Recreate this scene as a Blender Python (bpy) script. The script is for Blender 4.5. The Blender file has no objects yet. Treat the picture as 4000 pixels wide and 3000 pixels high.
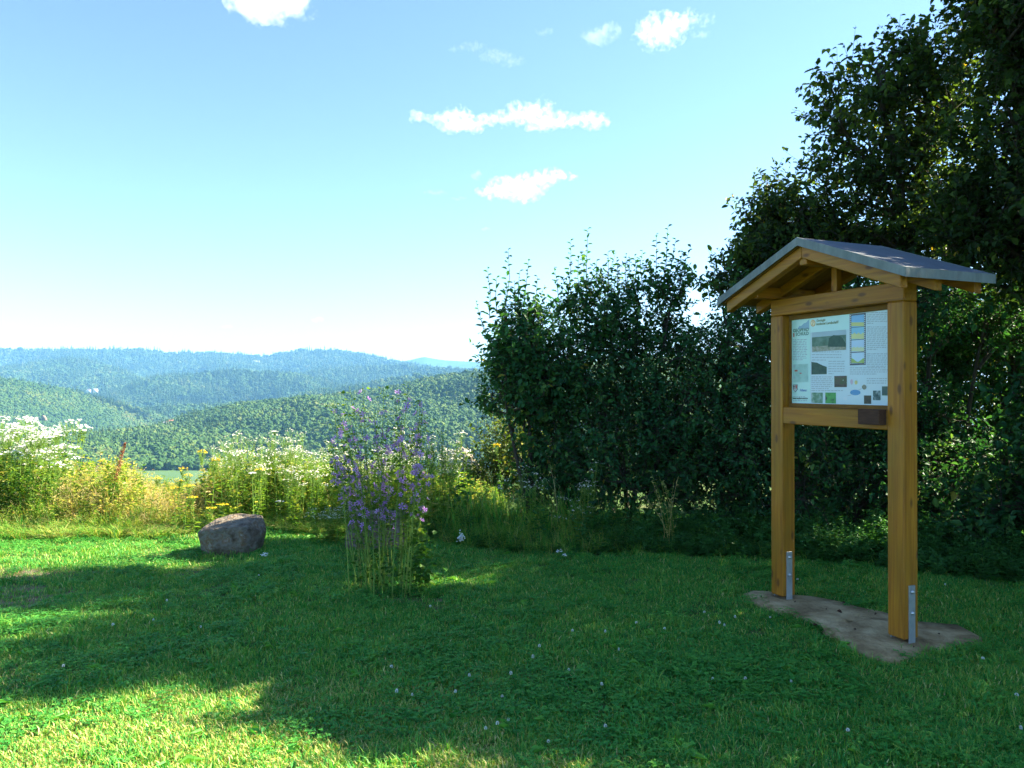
import bpy, bmesh, math, random
import numpy as np
from mathutils import Vector, Matrix, noise as mnoise

R = math.radians
rng = np.random.default_rng(7)
random.seed(7)
scene = bpy.context.scene

# ------------------------------------------------------------------ camera
F = 2950.0            # focal length in photo pixels (4000 x 3000)
HZ = 1515.0           # horizon row
EYE = 1.6
cam_data = bpy.data.cameras.new('camera')
cam_data.sensor_width = 36.0
cam_data.lens = 36.0 * F / 4000.0
cam_data.clip_start = 0.05
cam_data.clip_end = 60000.0
cam = bpy.data.objects.new('camera', cam_data)
scene.collection.objects.link(cam)
cam.location = (0, 0, EYE)
cam.rotation_euler = (R(90) + math.atan((HZ - 1500.0) / F), 0, 0)
scene.camera = cam

# ------------------------------------------------------------------ sky and sun
SUN_AZ = R(69)        # to the right of the view direction (+Y)
SUN_EL = R(37)
world = bpy.data.worlds.new('World')
scene.world = world
world.use_nodes = True
wn = world.node_tree
wn.nodes.clear()
wo = wn.nodes.new('ShaderNodeOutputWorld')
bg = wn.nodes.new('ShaderNodeBackground')
sky = wn.nodes.new('ShaderNodeTexSky')
sky.sky_type = 'NISHITA'
sky.sun_disc = False
sky.sun_elevation = SUN_EL
sky.sun_rotation = SUN_AZ
sky.altitude = 300
sky.air_density = 1.0
sky.dust_density = 0.0
sky.ozone_density = 3.6
wn.links.new(sky.outputs[0], bg.inputs[0])
bg.inputs[1].default_value = 0.0525
wn.links.new(bg.outputs[0], wo.inputs[0])

sun_dir = Vector((math.sin(SUN_AZ) * math.cos(SUN_EL), math.cos(SUN_AZ) * math.cos(SUN_EL), math.sin(SUN_EL)))
sd = bpy.data.lights.new('sun', 'SUN')
sd.energy = 5.0
sd.angle = R(0.53)
sd.color = (1.0, 0.90, 0.69)
sun = bpy.data.objects.new('sun', sd)
scene.collection.objects.link(sun)
sun.rotation_euler = sun_dir.to_track_quat('Z', 'Y').to_euler()

vs = scene.view_settings
vs.view_transform = 'Standard'
vs.look = 'None'
vs.gamma = 1.0
vs.exposure = 2.6
vs.use_curve_mapping = False
cy = scene.cycles
cy.use_denoising = True
cy.max_bounces = 5
cy.diffuse_bounces = 2
cy.glossy_bounces = 2
cy.transmission_bounces = 4
cy.transparent_max_bounces = 4
cy.volume_bounces = 2
cy.volume_max_steps = 128
cy.sample_clamp_indirect = 6.0
cy.adaptive_threshold = 0.02

# ------------------------------------------------------------------ helpers
C = scene.collection


def P(px, py, d):
    """photo pixel at depth d -> world"""
    return np.array([(px - 2000.0) / F * d, d, EYE + (HZ - py) / F * d])


def G(px, py):
    """photo pixel of a point on the flat lawn -> (x, y)"""
    d = F * EYE / (py - HZ)
    return ((px - 2000.0) / F * d, d)


def unit(v):
    v = np.asarray(v, float)
    n = np.linalg.norm(v, axis=-1, keepdims=True)
    return v / np.maximum(n, 1e-9)


def tag(o, label=None, category=None, group=None, kind=None):
    if label: o['label'] = label
    if category: o['category'] = category
    if group: o['group'] = group
    if kind: o['kind'] = kind
    return o


def empty(name, loc=(0, 0, 0), rz=0.0):
    o = bpy.data.objects.new(name, None)
    o.empty_display_size = 0.1
    C.objects.link(o)
    o.location = loc
    o.rotation_euler = (0, 0, rz)
    return o


def link(name, mesh, parent=None, coll=None):
    o = bpy.data.objects.new(name, mesh)
    (coll or C).objects.link(o)
    if parent is not None:
        o.parent = parent
    return o


def copy_tree(o, parent=None):
    c = o.copy()
    C.objects.link(c)
    c.parent = parent
    for ch in o.children:
        copy_tree(ch, c)
    return c


class MB:
    """collects numpy chunks of vertices and equal-sized faces, builds one mesh"""

    def __init__(self):
        self.v = []; self.c = []; self.f = []; self.m = []; self.n = 0

    def add(self, verts, faces, col=0.5, mat=0):
        verts = np.asarray(verts, float).reshape(-1, 3)
        faces = np.asarray(faces, int)
        self.v.append(verts)
        c = np.asarray(col, float)
        self.c.append(np.full(len(verts), float(c)) if c.ndim == 0 else c.reshape(-1))
        self.f.append(faces + self.n)
        self.m.append(np.full(len(faces), mat, int))
        self.n += len(verts)
        return self

    def mesh(self, name, mats, smooth=False):
        me = bpy.data.meshes.new(name)
        V = np.concatenate(self.v)
        me.vertices.add(len(V))
        me.vertices.foreach_set('co', V.astype(np.float32).ravel())
        counts = np.concatenate([np.full(len(f), f.shape[1], int) for f in self.f])
        loops = np.concatenate([f.ravel() for f in self.f])
        starts = np.concatenate([[0], np.cumsum(counts)[:-1]])
        me.loops.add(len(loops))
        me.loops.foreach_set('vertex_index', loops.astype(np.int32))
        me.polygons.add(len(counts))
        me.polygons.foreach_set('loop_start', starts.astype(np.int32))
        me.polygons.foreach_set('loop_total', counts.astype(np.int32))
        me.polygons.foreach_set('material_index', np.concatenate(self.m).astype(np.int32))
        if smooth:
            me.polygons.foreach_set('use_smooth', np.ones(len(counts), bool))
        a = me.attributes.new('col', 'FLOAT', 'POINT')
        a.data.foreach_set('value', np.concatenate(self.c).astype(np.float32))
        for m in (mats if isinstance(mats, (list, tuple)) else [mats]):
            me.materials.append(m)
        me.update(calc_edges=True)
        me.validate()
        return me

    def build(self, name, mats, parent=None, smooth=False, coll=None):
        return link(name, self.mesh(name, mats, smooth), parent, coll)


def add_box(mb, lo, hi, col=0.5, mat=0):
    (x0, y0, z0), (x1, y1, z1) = lo, hi
    v = [(x0, y0, z0), (x1, y0, z0), (x1, y1, z0), (x0, y1, z0), (x0, y0, z1), (x1, y0, z1), (x1, y1, z1), (x0, y1, z1)]
    mb.add(v, [(0, 3, 2, 1), (4, 5, 6, 7), (0, 1, 5, 4), (1, 2, 6, 5), (2, 3, 7, 6), (3, 0, 4, 7)], col, mat)


def bevel_mesh(name, verts, faces, mat, width=0.004, seg=1):
    bm = bmesh.new()
    vs_ = [bm.verts.new(v) for v in verts]
    for f in faces:
        bm.faces.new([vs_[i] for i in f])
    bmesh.ops.recalc_face_normals(bm, faces=bm.faces)
    if width > 0:
        bmesh.ops.bevel(bm, geom=list(bm.edges), offset=width, segments=seg, affect='EDGES', profile=0.5)
    me = bpy.data.meshes.new(name)
    bm.to_mesh(me)
    bm.free()
    me.materials.append(mat)
    return me


BOXF = [(0, 3, 2, 1), (4, 5, 6, 7), (0, 1, 5, 4), (1, 2, 6, 5), (2, 3, 7, 6), (3, 0, 4, 7)]


def box_obj(name, lo, hi, mat, parent, width=0.004):
    (x0, y0, z0), (x1, y1, z1) = lo, hi
    v = [(x0, y0, z0), (x1, y0, z0), (x1, y1, z0), (x0, y1, z0), (x0, y0, z1), (x1, y0, z1), (x1, y1, z1), (x0, y1, z1)]
    return link(name, bevel_mesh(name, v, BOXF, mat, width), parent)


def tube(mb, pts, radii, sides=5, col=0.5, mat=0, cap=True):
    pts = np.asarray(pts, float)
    n = len(pts)
    radii = np.broadcast_to(np.asarray(radii, float), (n,))
    t = unit(np.gradient(pts, axis=0))
    ref = np.array([0.13, 0.21, 0.97]) if abs(t[0][2]) < 0.9 else np.array([0.97, 0.13, 0.2])
    a = unit(np.cross(t, ref)); b = np.cross(t, a)
    ang = np.arange(sides) / sides * 2 * math.pi
    ring = (a[:, None, :] * np.cos(ang)[None, :, None] + b[:, None, :] * np.sin(ang)[None, :, None]) * radii[:, None, None] + pts[:, None, :]
    i = np.arange(n - 1)[:, None] * sides; j = np.arange(sides)[None, :]; k = (j + 1) % sides
    f = np.stack([i + j, i + k, i + sides + k, i + sides + j], -1).reshape(-1, 4)
    mb.add(ring.reshape(-1, 3), f, col, mat)


def bezier(p0, p1, p2, n=6):
    t = np.linspace(0, 1, n)[:, None]
    p0, p1, p2 = map(np.asarray, (p0, p1, p2))
    return (1 - t) ** 2 * p0 + 2 * t * (1 - t) * p1 + t ** 2 * p2


def twigs_batch(mb, P0, P1, P2, r0, r1, col=0.5, mat=0):
    """many thin three-sided stems at once (two segments each)"""
    n = len(P0)
    t = unit(P2 - P0)
    ref = np.tile(np.array([0.31, 0.17, 0.93]), (n, 1)); ref[np.abs(t[:, 2]) > 0.9] = (0.93, 0.31, 0.17)
    a = unit(np.cross(t, ref)); b = np.cross(t, a)
    rings = []
    for Pk, rk in ((P0, r0), (P1, (np.asarray(r0) + r1) / 2), (P2, r1)):
        rk = np.broadcast_to(np.asarray(rk, float), (n,))[:, None]
        for q in range(3):
            an = q * 2.0944
            rings.append(Pk + (a * math.cos(an) + b * math.sin(an)) * rk)
    V = np.stack(rings, 1)
    base = np.arange(n)[:, None] * 9
    fs = []
    for s in (0, 3):
        for q in range(3):
            k = (q + 1) % 3
            fs.append(np.stack([base[:, 0] + s + q, base[:, 0] + s + k, base[:, 0] + s + 3 + k, base[:, 0] + s + 3 + q], 1))
    c = np.repeat(np.broadcast_to(np.asarray(col, float), (n,)), 9)
    mb.add(V.reshape(-1, 3), np.concatenate(fs), c, mat)


def leaves_batch(mb, B, D, N, L, W, fold=0.25, droop=0.15, col=0.5, mat=0, wide=0.4):
    """folded six-point leaves: base, direction, normal, length, width"""
    n = len(B)
    D = unit(D); S = unit(np.cross(D, N)); N = np.cross(S, D)
    L = np.broadcast_to(np.asarray(L, float), (n,))[:, None]; W = np.broadcast_to(np.asarray(W, float), (n,))[:, None]
    dr = np.broadcast_to(np.asarray(droop, float), (n,))[:, None]
    h = W * fold
    pts = [B,
           B + D * L * wide + S * W * 0.5 + N * h,
           B + D * L * 0.75 + S * W * 0.36 + N * (h - L * dr * 0.5),
           B + D * L - N * L * dr,
           B + D * L * 0.75 - S * W * 0.36 + N * (h - L * dr * 0.5),
           B + D * L * wide - S * W * 0.5 + N * h]
    V = np.stack(pts, 1).reshape(-1, 3)
    b = np.arange(n) * 6
    f = np.concatenate([np.stack([b, b + 3, b + 2, b + 1], 1), np.stack([b, b + 5, b + 4, b + 3], 1)])
    c = np.repeat(np.broadcast_to(np.asarray(col, float), (n,)), 6)
    mb.add(V, f, c, mat)


def blades_batch(mb, B, D, L, W, bend, col=0.5, mat=0):
    """grass blades: base, horizontal lean direction, length, width, bend"""
    n = len(B)
    L = np.broadcast_to(np.asarray(L, float), (n,))[:, None]; W = np.broadcast_to(np.asarray(W, float), (n,))[:, None]
    bend = np.broadcast_to(np.asarray(bend, float), (n,))[:, None]
    up = np.array([0, 0, 1.0])
    D = unit(D); S = unit(np.cross(D, up))
    m = B + up * L * 0.55 + D * L * bend * 0.3
    t = B + up * L * (1 - 0.45 * bend) + D * L * bend * 0.9
    V = np.stack([B - S * W * 0.5, B + S * W * 0.5, m + S * W * 0.4, m - S * W * 0.4, t], 1).reshape(-1, 3)
    b = np.arange(n) * 5
    c = np.repeat(np.broadcast_to(np.asarray(col, float), (n,)), 5)
    k = mb.n
    mb.add(V, np.stack([b, b + 1, b + 2, b + 3], 1), c, mat)
    mb.f.append(np.stack([b + 3, b + 2, b + 4], 1) + k); mb.m.append(np.full(n, mat, int))


def rand_unit(n):
    v = rng.normal(size=(n, 3))
    return unit(v)


def fbm(p, oct=4, seed=0.0):
    return mnoise.fractal(Vector((p[0] + seed, p[1] + seed * 1.7, p[2] if len(p) > 2 else seed)), 1.0, 2.0, oct)


# ------------------------------------------------------------------ materials
def new_mat(name):
    m = bpy.data.materials.new(name)
    m.use_nodes = True
    nt = m.node_tree
    nt.nodes.clear()
    out = nt.nodes.new('ShaderNodeOutputMaterial')
    return m, nt, out


def ramp(nt, stops):
    r = nt.nodes.new('ShaderNodeValToRGB')
    el = r.color_ramp.elements
    while len(el) < len(stops):
        el.new(0.5)
    for e, (p, c) in zip(el, stops):
        e.position = p
        e.color = (*c, 1)
    return r


def leaf_mat(name, stops, trans=0.38, tcol=(1.25, 1.2, 0.45), spec=0.25, rough=0.55, obj_random=0.0, patch=None):
    """colour by the per-leaf 'col' attribute, part of the light passes through"""
    m, nt, out = new_mat(name)
    at = nt.nodes.new('ShaderNodeAttribute'); at.attribute_name = 'col'
    fac = at.outputs['Fac']
    if obj_random > 0:
        oi = nt.nodes.new('ShaderNodeObjectInfo')
        ma = nt.nodes.new('ShaderNodeMath'); ma.operation = 'MULTIPLY_ADD'
        su = nt.nodes.new('ShaderNodeMath'); su.operation = 'SUBTRACT'; su.inputs[1].default_value = 0.5
        nt.links.new(oi.outputs['Random'], su.inputs[0])
        nt.links.new(su.outputs[0], ma.inputs[0]); ma.inputs[1].default_value = obj_random
        nt.links.new(fac, ma.inputs[2]); fac = ma.outputs[0]
    if patch:
        scale, amp = patch
        ge = nt.nodes.new('ShaderNodeNewGeometry')
        no = nt.nodes.new('ShaderNodeTexNoise'); no.inputs['Scale'].default_value = scale; no.inputs['Detail'].default_value = 3
        nt.links.new(ge.outputs['Position'], no.inputs['Vector'])
        s2 = nt.nodes.new('ShaderNodeMath'); s2.operation = 'SUBTRACT'; s2.inputs[1].default_value = 0.5
        nt.links.new(no.outputs['Fac'], s2.inputs[0])
        m2 = nt.nodes.new('ShaderNodeMath'); m2.operation = 'MULTIPLY_ADD'; m2.inputs[1].default_value = amp
        nt.links.new(s2.outputs[0], m2.inputs[0]); nt.links.new(fac, m2.inputs[2]); fac = m2.outputs[0]
    cr = ramp(nt, stops)
    nt.links.new(fac, cr.inputs[0])
    pb = nt.nodes.new('ShaderNodeBsdfPrincipled')
    pb.inputs['Roughness'].default_value = rough
    pb.inputs['Specular IOR Level'].default_value = spec
    nt.links.new(cr.outputs[0], pb.inputs['Base Color'])
    tr = nt.nodes.new('ShaderNodeBsdfTranslucent')
    mu = nt.nodes.new('ShaderNodeMix'); mu.data_type = 'RGBA'; mu.blend_type = 'MULTIPLY'; mu.inputs[0].default_value = 1
    nt.links.new(cr.outputs[0], mu.inputs[6]); mu.inputs[7].default_value = (*tcol, 1)
    nt.links.new(mu.outputs[2], tr.inputs[0])
    mx = nt.nodes.new('ShaderNodeMixShader'); mx.inputs[0].default_value = trans
    nt.links.new(pb.outputs[0], mx.inputs[1]); nt.links.new(tr.outputs[0], mx.inputs[2])
    nt.links.new(mx.outputs[0], out.inputs[0])
    return m


def plain_mat(name, c, rough=0.7, spec=0.3, metal=0.0, coat=0.0):
    m, nt, out = new_mat(name)
    pb = nt.nodes.new('ShaderNodeBsdfPrincipled')
    pb.inputs['Base Color'].default_value = (*c, 1)
    pb.inputs['Roughness'].default_value = rough
    pb.inputs['Specular IOR Level'].default_value = spec
    pb.inputs['Metallic'].default_value = metal
    pb.inputs['Coat Weight'].default_value = coat
    nt.links.new(pb.outputs[0], out.inputs[0])
    return m


def noise_mat(name, stops, scale=8.0, detail=6, rough=0.8, spec=0.25, bump=0.3, stretch=(1, 1, 1), coords='Object', bump_scale=None, metal=0.0, dist=0.02):
    m, nt, out = new_mat(name)
    tc = nt.nodes.new('ShaderNodeTexCoord')
    mp = nt.nodes.new('ShaderNodeMapping'); mp.inputs['Scale'].default_value = stretch
    nt.links.new(tc.outputs[coords], mp.inputs[0])
    no = nt.nodes.new('ShaderNodeTexNoise'); no.inputs['Scale'].default_value = scale; no.inputs['Detail'].default_value = detail
    no.inputs['Roughness'].default_value = 0.62
    nt.links.new(mp.outputs[0], no.inputs['Vector'])
    cr = ramp(nt, stops)
    nt.links.new(no.outputs['Fac'], cr.inputs[0])
    pb = nt.nodes.new('ShaderNodeBsdfPrincipled')
    pb.inputs['Roughness'].default_value = rough
    pb.inputs['Specular IOR Level'].default_value = spec
    pb.inputs['Metallic'].default_value = metal
    nt.links.new(cr.outputs[0], pb.inputs['Base Color'])
    if bump > 0:
        n2 = nt.nodes.new('ShaderNodeTexNoise'); n2.inputs['Scale'].default_value = bump_scale or scale * 3; n2.inputs['Detail'].default_value = 8
        nt.links.new(mp.outputs[0], n2.inputs['Vector'])
        bu = nt.nodes.new('ShaderNodeBump'); bu.inputs['Strength'].default_value = bump; bu.inputs['Distance'].default_value = dist
        nt.links.new(n2.outputs['Fac'], bu.inputs['Height'])
        nt.links.new(bu.outputs[0], pb.inputs['Normal'])
    nt.links.new(pb.outputs[0], out.inputs[0])
    return m


def wood_mat(name, axis):
    """varnished larch: long grain along one axis, knots, broad greenish tone patches"""
    m, nt, out = new_mat(name)
    tc = nt.nodes.new('ShaderNodeTexCoord')
    st = [26.0, 26.0, 26.0]; st[axis] = 1.1
    mp = nt.nodes.new('ShaderNodeMapping'); mp.inputs['Scale'].default_value = st
    nt.links.new(tc.outputs['Object'], mp.inputs[0])
    no = nt.nodes.new('ShaderNodeTexNoise'); no.inputs['Scale'].default_value = 1.6; no.inputs['Detail'].default_value = 7; no.inputs['Distortion'].default_value = 0.6
    nt.links.new(mp.outputs[0], no.inputs['Vector'])
    cr = ramp(nt, [(0.22, (0.11, 0.038, 0.004)), (0.36, (0.26, 0.090, 0.006)), (0.5, (0.36, 0.134, 0.008)), (0.64, (0.42, 0.168, 0.010)), (0.82, (0.50, 0.22, 0.02))])
    nt.links.new(no.outputs['Fac'], cr.inputs[0])
    # broad yellow-green tone patches, placed by noise
    n2 = nt.nodes.new('ShaderNodeTexNoise'); n2.inputs['Scale'].default_value = 3.0; n2.inputs['Detail'].default_value = 4
    st2 = [2.6, 2.6, 2.6]; st2[axis] = 0.6
    mp2 = nt.nodes.new('ShaderNodeMapping'); mp2.inputs['Scale'].default_value = st2
    nt.links.new(tc.outputs['Object'], mp2.inputs[0]); nt.links.new(mp2.outputs[0], n2.inputs['Vector'])
    r2 = ramp(nt, [(0.42, (0, 0, 0)), (0.66, (1, 1, 1))])
    nt.links.new(n2.outputs['Fac'], r2.inputs[0])
    mx = nt.nodes.new('ShaderNodeMix'); mx.data_type = 'RGBA'
    sc = nt.nodes.new('ShaderNodeMath'); sc.operation = 'MULTIPLY'; sc.inputs[1].default_value = 0.55
    nt.links.new(r2.outputs[0], sc.inputs[0]); nt.links.new(sc.outputs[0], mx.inputs[0])
    nt.links.new(cr.outputs[0], mx.inputs[6]); mx.inputs[7].default_value = (0.25, 0.135, 0.008, 1)
    # knots
    vo = nt.nodes.new('ShaderNodeTexVoronoi'); vo.inputs['Scale'].default_value = 1.0; vo.inputs['Randomness'].default_value = 1.0
    st3 = [11.0, 11.0, 11.0]; st3[axis] = 4.6
    mp3 = nt.nodes.new('ShaderNodeMapping'); mp3.inputs['Scale'].default_value = st3
    nt.links.new(tc.outputs['Object'], mp3.inputs[0]); nt.links.new(mp3.outputs[0], vo.inputs['Vector'])
    r3 = ramp(nt, [(0.10, (1, 1, 1)), (0.20, (0, 0, 0))])
    nt.links.new(vo.outputs['Distance'], r3.inputs[0])
    m3 = nt.nodes.new('ShaderNodeMix'); m3.data_type = 'RGBA'
    s3 = nt.nodes.new('ShaderNodeMath'); s3.operation = 'MULTIPLY'; s3.inputs[1].default_value = 0.8
    nt.links.new(r3.outputs[0], s3.inputs[0]); nt.links.new(s3.outputs[0], m3.inputs[0])
    nt.links.new(mx.outputs[2], m3.inputs[6]); m3.inputs[7].default_value = (0.10, 0.035, 0.01, 1)
    pb = nt.nodes.new('ShaderNodeBsdfPrincipled')
    pb.inputs['Roughness'].default_value = 0.48
    pb.inputs['Specular IOR Level'].default_value = 0.35
    nt.links.new(m3.outputs[2], pb.inputs['Base Color'])
    bu = nt.nodes.new('ShaderNodeBump'); bu.inputs['Strength'].default_value = 0.5; bu.inputs['Distance'].default_value = 0.005
    nt.links.new(no.outputs['Fac'], bu.inputs['Height']); nt.links.new(bu.outputs[0], pb.inputs['Normal'])
    nt.links.new(pb.outputs[0], out.inputs[0])
    return m


M = {}
M['wood_z'] = wood_mat('varnished_wood_upright', 2)
M['wood_x'] = wood_mat('varnished_wood_across', 0)
M['wood_y'] = wood_mat('varnished_wood_deep', 1)
M['brown_wood'] = noise_mat('brown_stained_wood', [(0.3, (0.05, 0.022, 0.014)), (0.7, (0.10, 0.048, 0.03))], 14, bump=0.3, stretch=(1, 6, 6))
M['frame_wood'] = noise_mat('frame_strip_wood', [(0.3, (0.16, 0.075, 0.018)), (0.7, (0.27, 0.13, 0.03))], 10, bump=0.2, stretch=(1, 4, 4))
M['roof_sheet'] = noise_mat('grey_roof_felt', [(0.3, (0.055, 0.068, 0.088)), (0.7, (0.085, 0.10, 0.125))], 9, rough=0.62, spec=0.4, bump=0.25, bump_scale=160, dist=0.003)  # bluish cast in the base colour stands in for sky reflection
M['roof_edge'] = noise_mat('weathered_zinc_edge', [(0.3, (0.10, 0.115, 0.12)), (0.5, (0.15, 0.17, 0.17)), (0.75, (0.22, 0.24, 0.24))], 12, rough=0.6, spec=0.4, bump=0.15, stretch=(1, 1, 0.35))
M['steel'] = noise_mat('galvanised_steel', [(0.3, (0.30, 0.33, 0.36)), (0.7, (0.42, 0.45, 0.48))], 18, rough=0.45, spec=0.5, bump=0.1, metal=0.55)
M['bolt'] = plain_mat('bolt_steel', (0.55, 0.56, 0.58), 0.3, 0.5, 0.9)
M['panel'] = plain_mat('printed_panel', (0.54, 0.66, 0.71), 0.35, 0.5, coat=0.6)
M['rock'] = noise_mat('grey_brown_stone', [(0.30, (0.045, 0.030, 0.018)), (0.42, (0.12, 0.090, 0.062)), (0.52, (0.17, 0.150, 0.118)), (0.60, (0.15, 0.092, 0.048)), (0.74, (0.34, 0.33, 0.30))], 9.0, detail=12, bump=1.0, bump_scale=24, dist=0.03, rough=0.85)
M['concrete'] = noise_mat('rough_concrete', [(0.25, (0.12, 0.075, 0.032)), (0.42, (0.29, 0.195, 0.098)), (0.55, (0.43, 0.31, 0.165)), (0.72, (0.56, 0.43, 0.25))], 5, detail=14, bump=1.0, bump_scale=30, dist=0.02, rough=0.9)
M['bark'] = noise_mat('grey_bark', [(0.3, (0.035, 0.028, 0.02)), (0.7, (0.09, 0.075, 0.055))], 10, bump=0.8, stretch=(3, 3, 0.8), rough=0.9)
M['twig'] = plain_mat('twig_bark', (0.05, 0.04, 0.025), 0.8)

# ------------------------------------------------------------------ ground and valley
DIRT = [(-3.95, 5.75, 0.75, 0.42), (-4.3, 6.5, 0.7, 0.25), (-0.75, 5.72, 0.3, 0.07)]


def gz(x, y):
    x = np.asarray(x, float); y = np.asarray(y, float)
    near = 0.014 * np.sin(x * 1.7 + 0.6) * np.cos(y * 1.3) + 0.01 * np.sin(x * 3.9 + y * 2.3)
    d = np.maximum(y - 10.8, 0.0)
    fall = -110.0 * (1 - np.exp(-d * d / (d + 25.0) / 230.0))
    u = np.clip((y - 1040.0) / 800.0, 0, 1)
    return np.where(y < 14, near, 0.0) + fall - 120.0 * u * u * (3 - 2 * u)


def geo(a, step, b, grow):
    out = [a]
    s = step
    while out[-1] < b:
        out.append(out[-1] + s); s *= grow
    return out


ground_m, nt, out = new_mat('ground_soil_and_turf')
ge = nt.nodes.new('ShaderNodeNewGeometry')
n1 = nt.nodes.new('ShaderNodeTexNoise'); n1.inputs['Scale'].default_value = 2.2; n1.inputs['Detail'].default_value = 10
nt.links.new(ge.outputs['Position'], n1.inputs['Vector'])
r1 = ramp(nt, [(0.3, (0.030, 0.065, 0.016)), (0.5, (0.05, 0.10, 0.022)), (0.7, (0.11, 0.11, 0.05))])
nt.links.new(n1.outputs['Fac'], r1.inputs[0])
n2 = nt.nodes.new('ShaderNodeTexNoise'); n2.inputs['Scale'].default_value = 9.0; n2.inputs['Detail'].default_value = 12
nt.links.new(ge.outputs['Position'], n2.inputs['Vector'])
r2 = ramp(nt, [(0.3, (0.10, 0.07, 0.035)), (0.5, (0.19, 0.14, 0.08)), (0.7, (0.34, 0.27, 0.17))])
nt.links.new(n2.outputs['Fac'], r2.inputs[0])
prev = None
for (dx, dy, ra, rb) in DIRT:
    s = nt.nodes.new('ShaderNodeVectorMath'); s.operation = 'SUBTRACT'; s.inputs[1].default_value = (dx, dy, 0)
    nt.links.new(ge.outputs['Position'], s.inputs[0])
    q = nt.nodes.new('ShaderNodeVectorMath'); q.operation = 'DIVIDE'; q.inputs[1].default_value = (ra, rb, 1)
    nt.links.new(s.outputs[0], q.inputs[0])
    l = nt.nodes.new('ShaderNodeVectorMath'); l.operation = 'LENGTH'
    nt.links.new(q.outputs[0], l.inputs[0])
    if prev is None:
        prev = l.outputs['Value']
    else:
        mn = nt.nodes.new('ShaderNodeMath'); mn.operation = 'MINIMUM'
        nt.links.new(prev, mn.inputs[0]); nt.links.new(l.outputs['Value'], mn.inputs[1]); prev = mn.outputs[0]
ad = nt.nodes.new('ShaderNodeMath'); ad.operation = 'ADD'
nt.links.new(prev, ad.inputs[0]); nt.links.new(n2.outputs['Fac'], ad.inputs[1])
rp = ramp(nt, [(0.0, (1, 1, 1)), (1.0, (0, 0, 0))])
mr = nt.nodes.new('ShaderNodeMapRange'); mr.inputs[1].default_value = 1.2; mr.inputs[2].default_value = 1.6; mr.inputs[3].default_value = 1; mr.inputs[4].default_value = 0
nt.links.new(ad.outputs[0], mr.inputs[0])
mx = nt.nodes.new('ShaderNodeMix'); mx.data_type = 'RGBA'
nt.links.new(mr.outputs[0], mx.inputs[0]); nt.links.new(r1.outputs[0], mx.inputs[6]); nt.links.new(r2.outputs[0], mx.inputs[7])
pb = nt.nodes.new('ShaderNodeBsdfPrincipled'); pb.inputs['Roughness'].default_value = 0.95; pb.inputs['Specular IOR Level'].default_value = 0.1
nt.links.new(mx.outputs[2], pb.inputs['Base Color'])
bu = nt.nodes.new('ShaderNodeBump'); bu.inputs['Strength'].default_value = 0.6; bu.inputs['Distance'].default_value = 0.02
nt.links.new(n2.outputs['Fac'], bu.inputs['Height']); nt.links.new(bu.outputs[0], pb.inputs['Normal'])
nt.links.new(pb.outputs[0], out.inputs[0])
M['ground'] = ground_m

pos = geo(0.0, 0.35, 13500, 1.075)
xs = np.array([-p for p in pos[:0:-1]] + pos)
ys = np.array([-p for p in geo(0.0, 0.6, 12000, 1.25)[:0:-1]] + geo(0.0, 0.35, 13900, 1.055))
X, Y = np.meshgrid(xs, ys)
V = np.stack([X, Y, gz(X, Y)], -1).reshape(-1, 3)
nx, ny = len(xs), len(ys)
i = np.arange(ny - 1)[:, None] * nx; j = np.arange(nx - 1)[None, :]
f = np.stack([i + j, i + j + 1, i + j + 1 + nx, i + j + nx], -1).reshape(-1, 4)
mb = MB(); mb.add(V, f)
ground = mb.build('ground', M['ground'], smooth=True)
tag(ground, 'hilltop lawn ground falling away to the wooded valley', 'ground', kind='structure')

# valley field
M['field'] = noise_mat('pasture_green', [(0.3, (0.045, 0.10, 0.028)), (0.7, (0.07, 0.13, 0.036))], 0.02, bump=0, coords='Object')


def draped(name, outline, lift, mat, label):
    cx = np.mean([p[0] for p in outline]); cyy = np.mean([p[1] for p in outline])
    o = np.array(outline)
    rings = [0.0, 0.35, 0.7, 1.0]
    v = [(cx, cyy)]
    n = len(o)
    for r in rings[1:]:
        v += [(cx + (a - cx) * r, cyy + (b - cyy) * r) for a, b in o]
    v = np.array(v)
    z = gz(v[:, 0], v[:, 1]) + lift
    mb = MB()
    k = np.arange(n)
    mb.add(np.column_stack([v, z]), np.stack([np.zeros(n, int), 1 + k, 1 + (k + 1) % n], 1))
    for q in range(2):
        b = 1 + q * n
        mb.f.append(np.stack([b + k, b + n + k, b + n + (k + 1) % n, b + (k + 1) % n], 1)); mb.m.append(np.zeros(n, int))
    ob = mb.build(name, mat, smooth=True)
    return tag(ob, label, 'field', kind='structure')


draped('field', [((px - 2000) / F * d, d) for px, d in ((380, 850), (620, 840), (940, 850), (960, 930), (880, 985), (760, 1000), (600, 1005), (480, 995), (400, 940))], 0.6, M['field'], 'pale green pasture on the valley floor')
draped('field', [((px - 2000) / F * d, d) for px, d in ((150, 1130), (260, 1120), (420, 1150), (430, 1260), (380, 1330), (300, 1335), (220, 1290), (150, 1230))], 0.6, M['field'], 'sliver of bright meadow below the left hillside')


def forest_mat(name, stops, scale, bump=1.0, bscale=None, dist=8.0):
    return noise_mat(name, stops, scale, detail=9, rough=0.95, spec=0.05, bump=bump, bump_scale=bscale, dist=dist)


FG = [(0.28, (0.028, 0.055, 0.020)), (0.45, (0.045, 0.085, 0.025)), (0.6, (0.065, 0.11, 0.03)), (0.75, (0.10, 0.125, 0.045))]
M['forest_far'] = forest_mat('far_wooded_slope', FG, 0.006, 1.0, 0.035, 14.0)
M['forest_mid'] = forest_mat('wooded_slope', FG, 0.012, 0.6, 0.08, 6.0)


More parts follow.
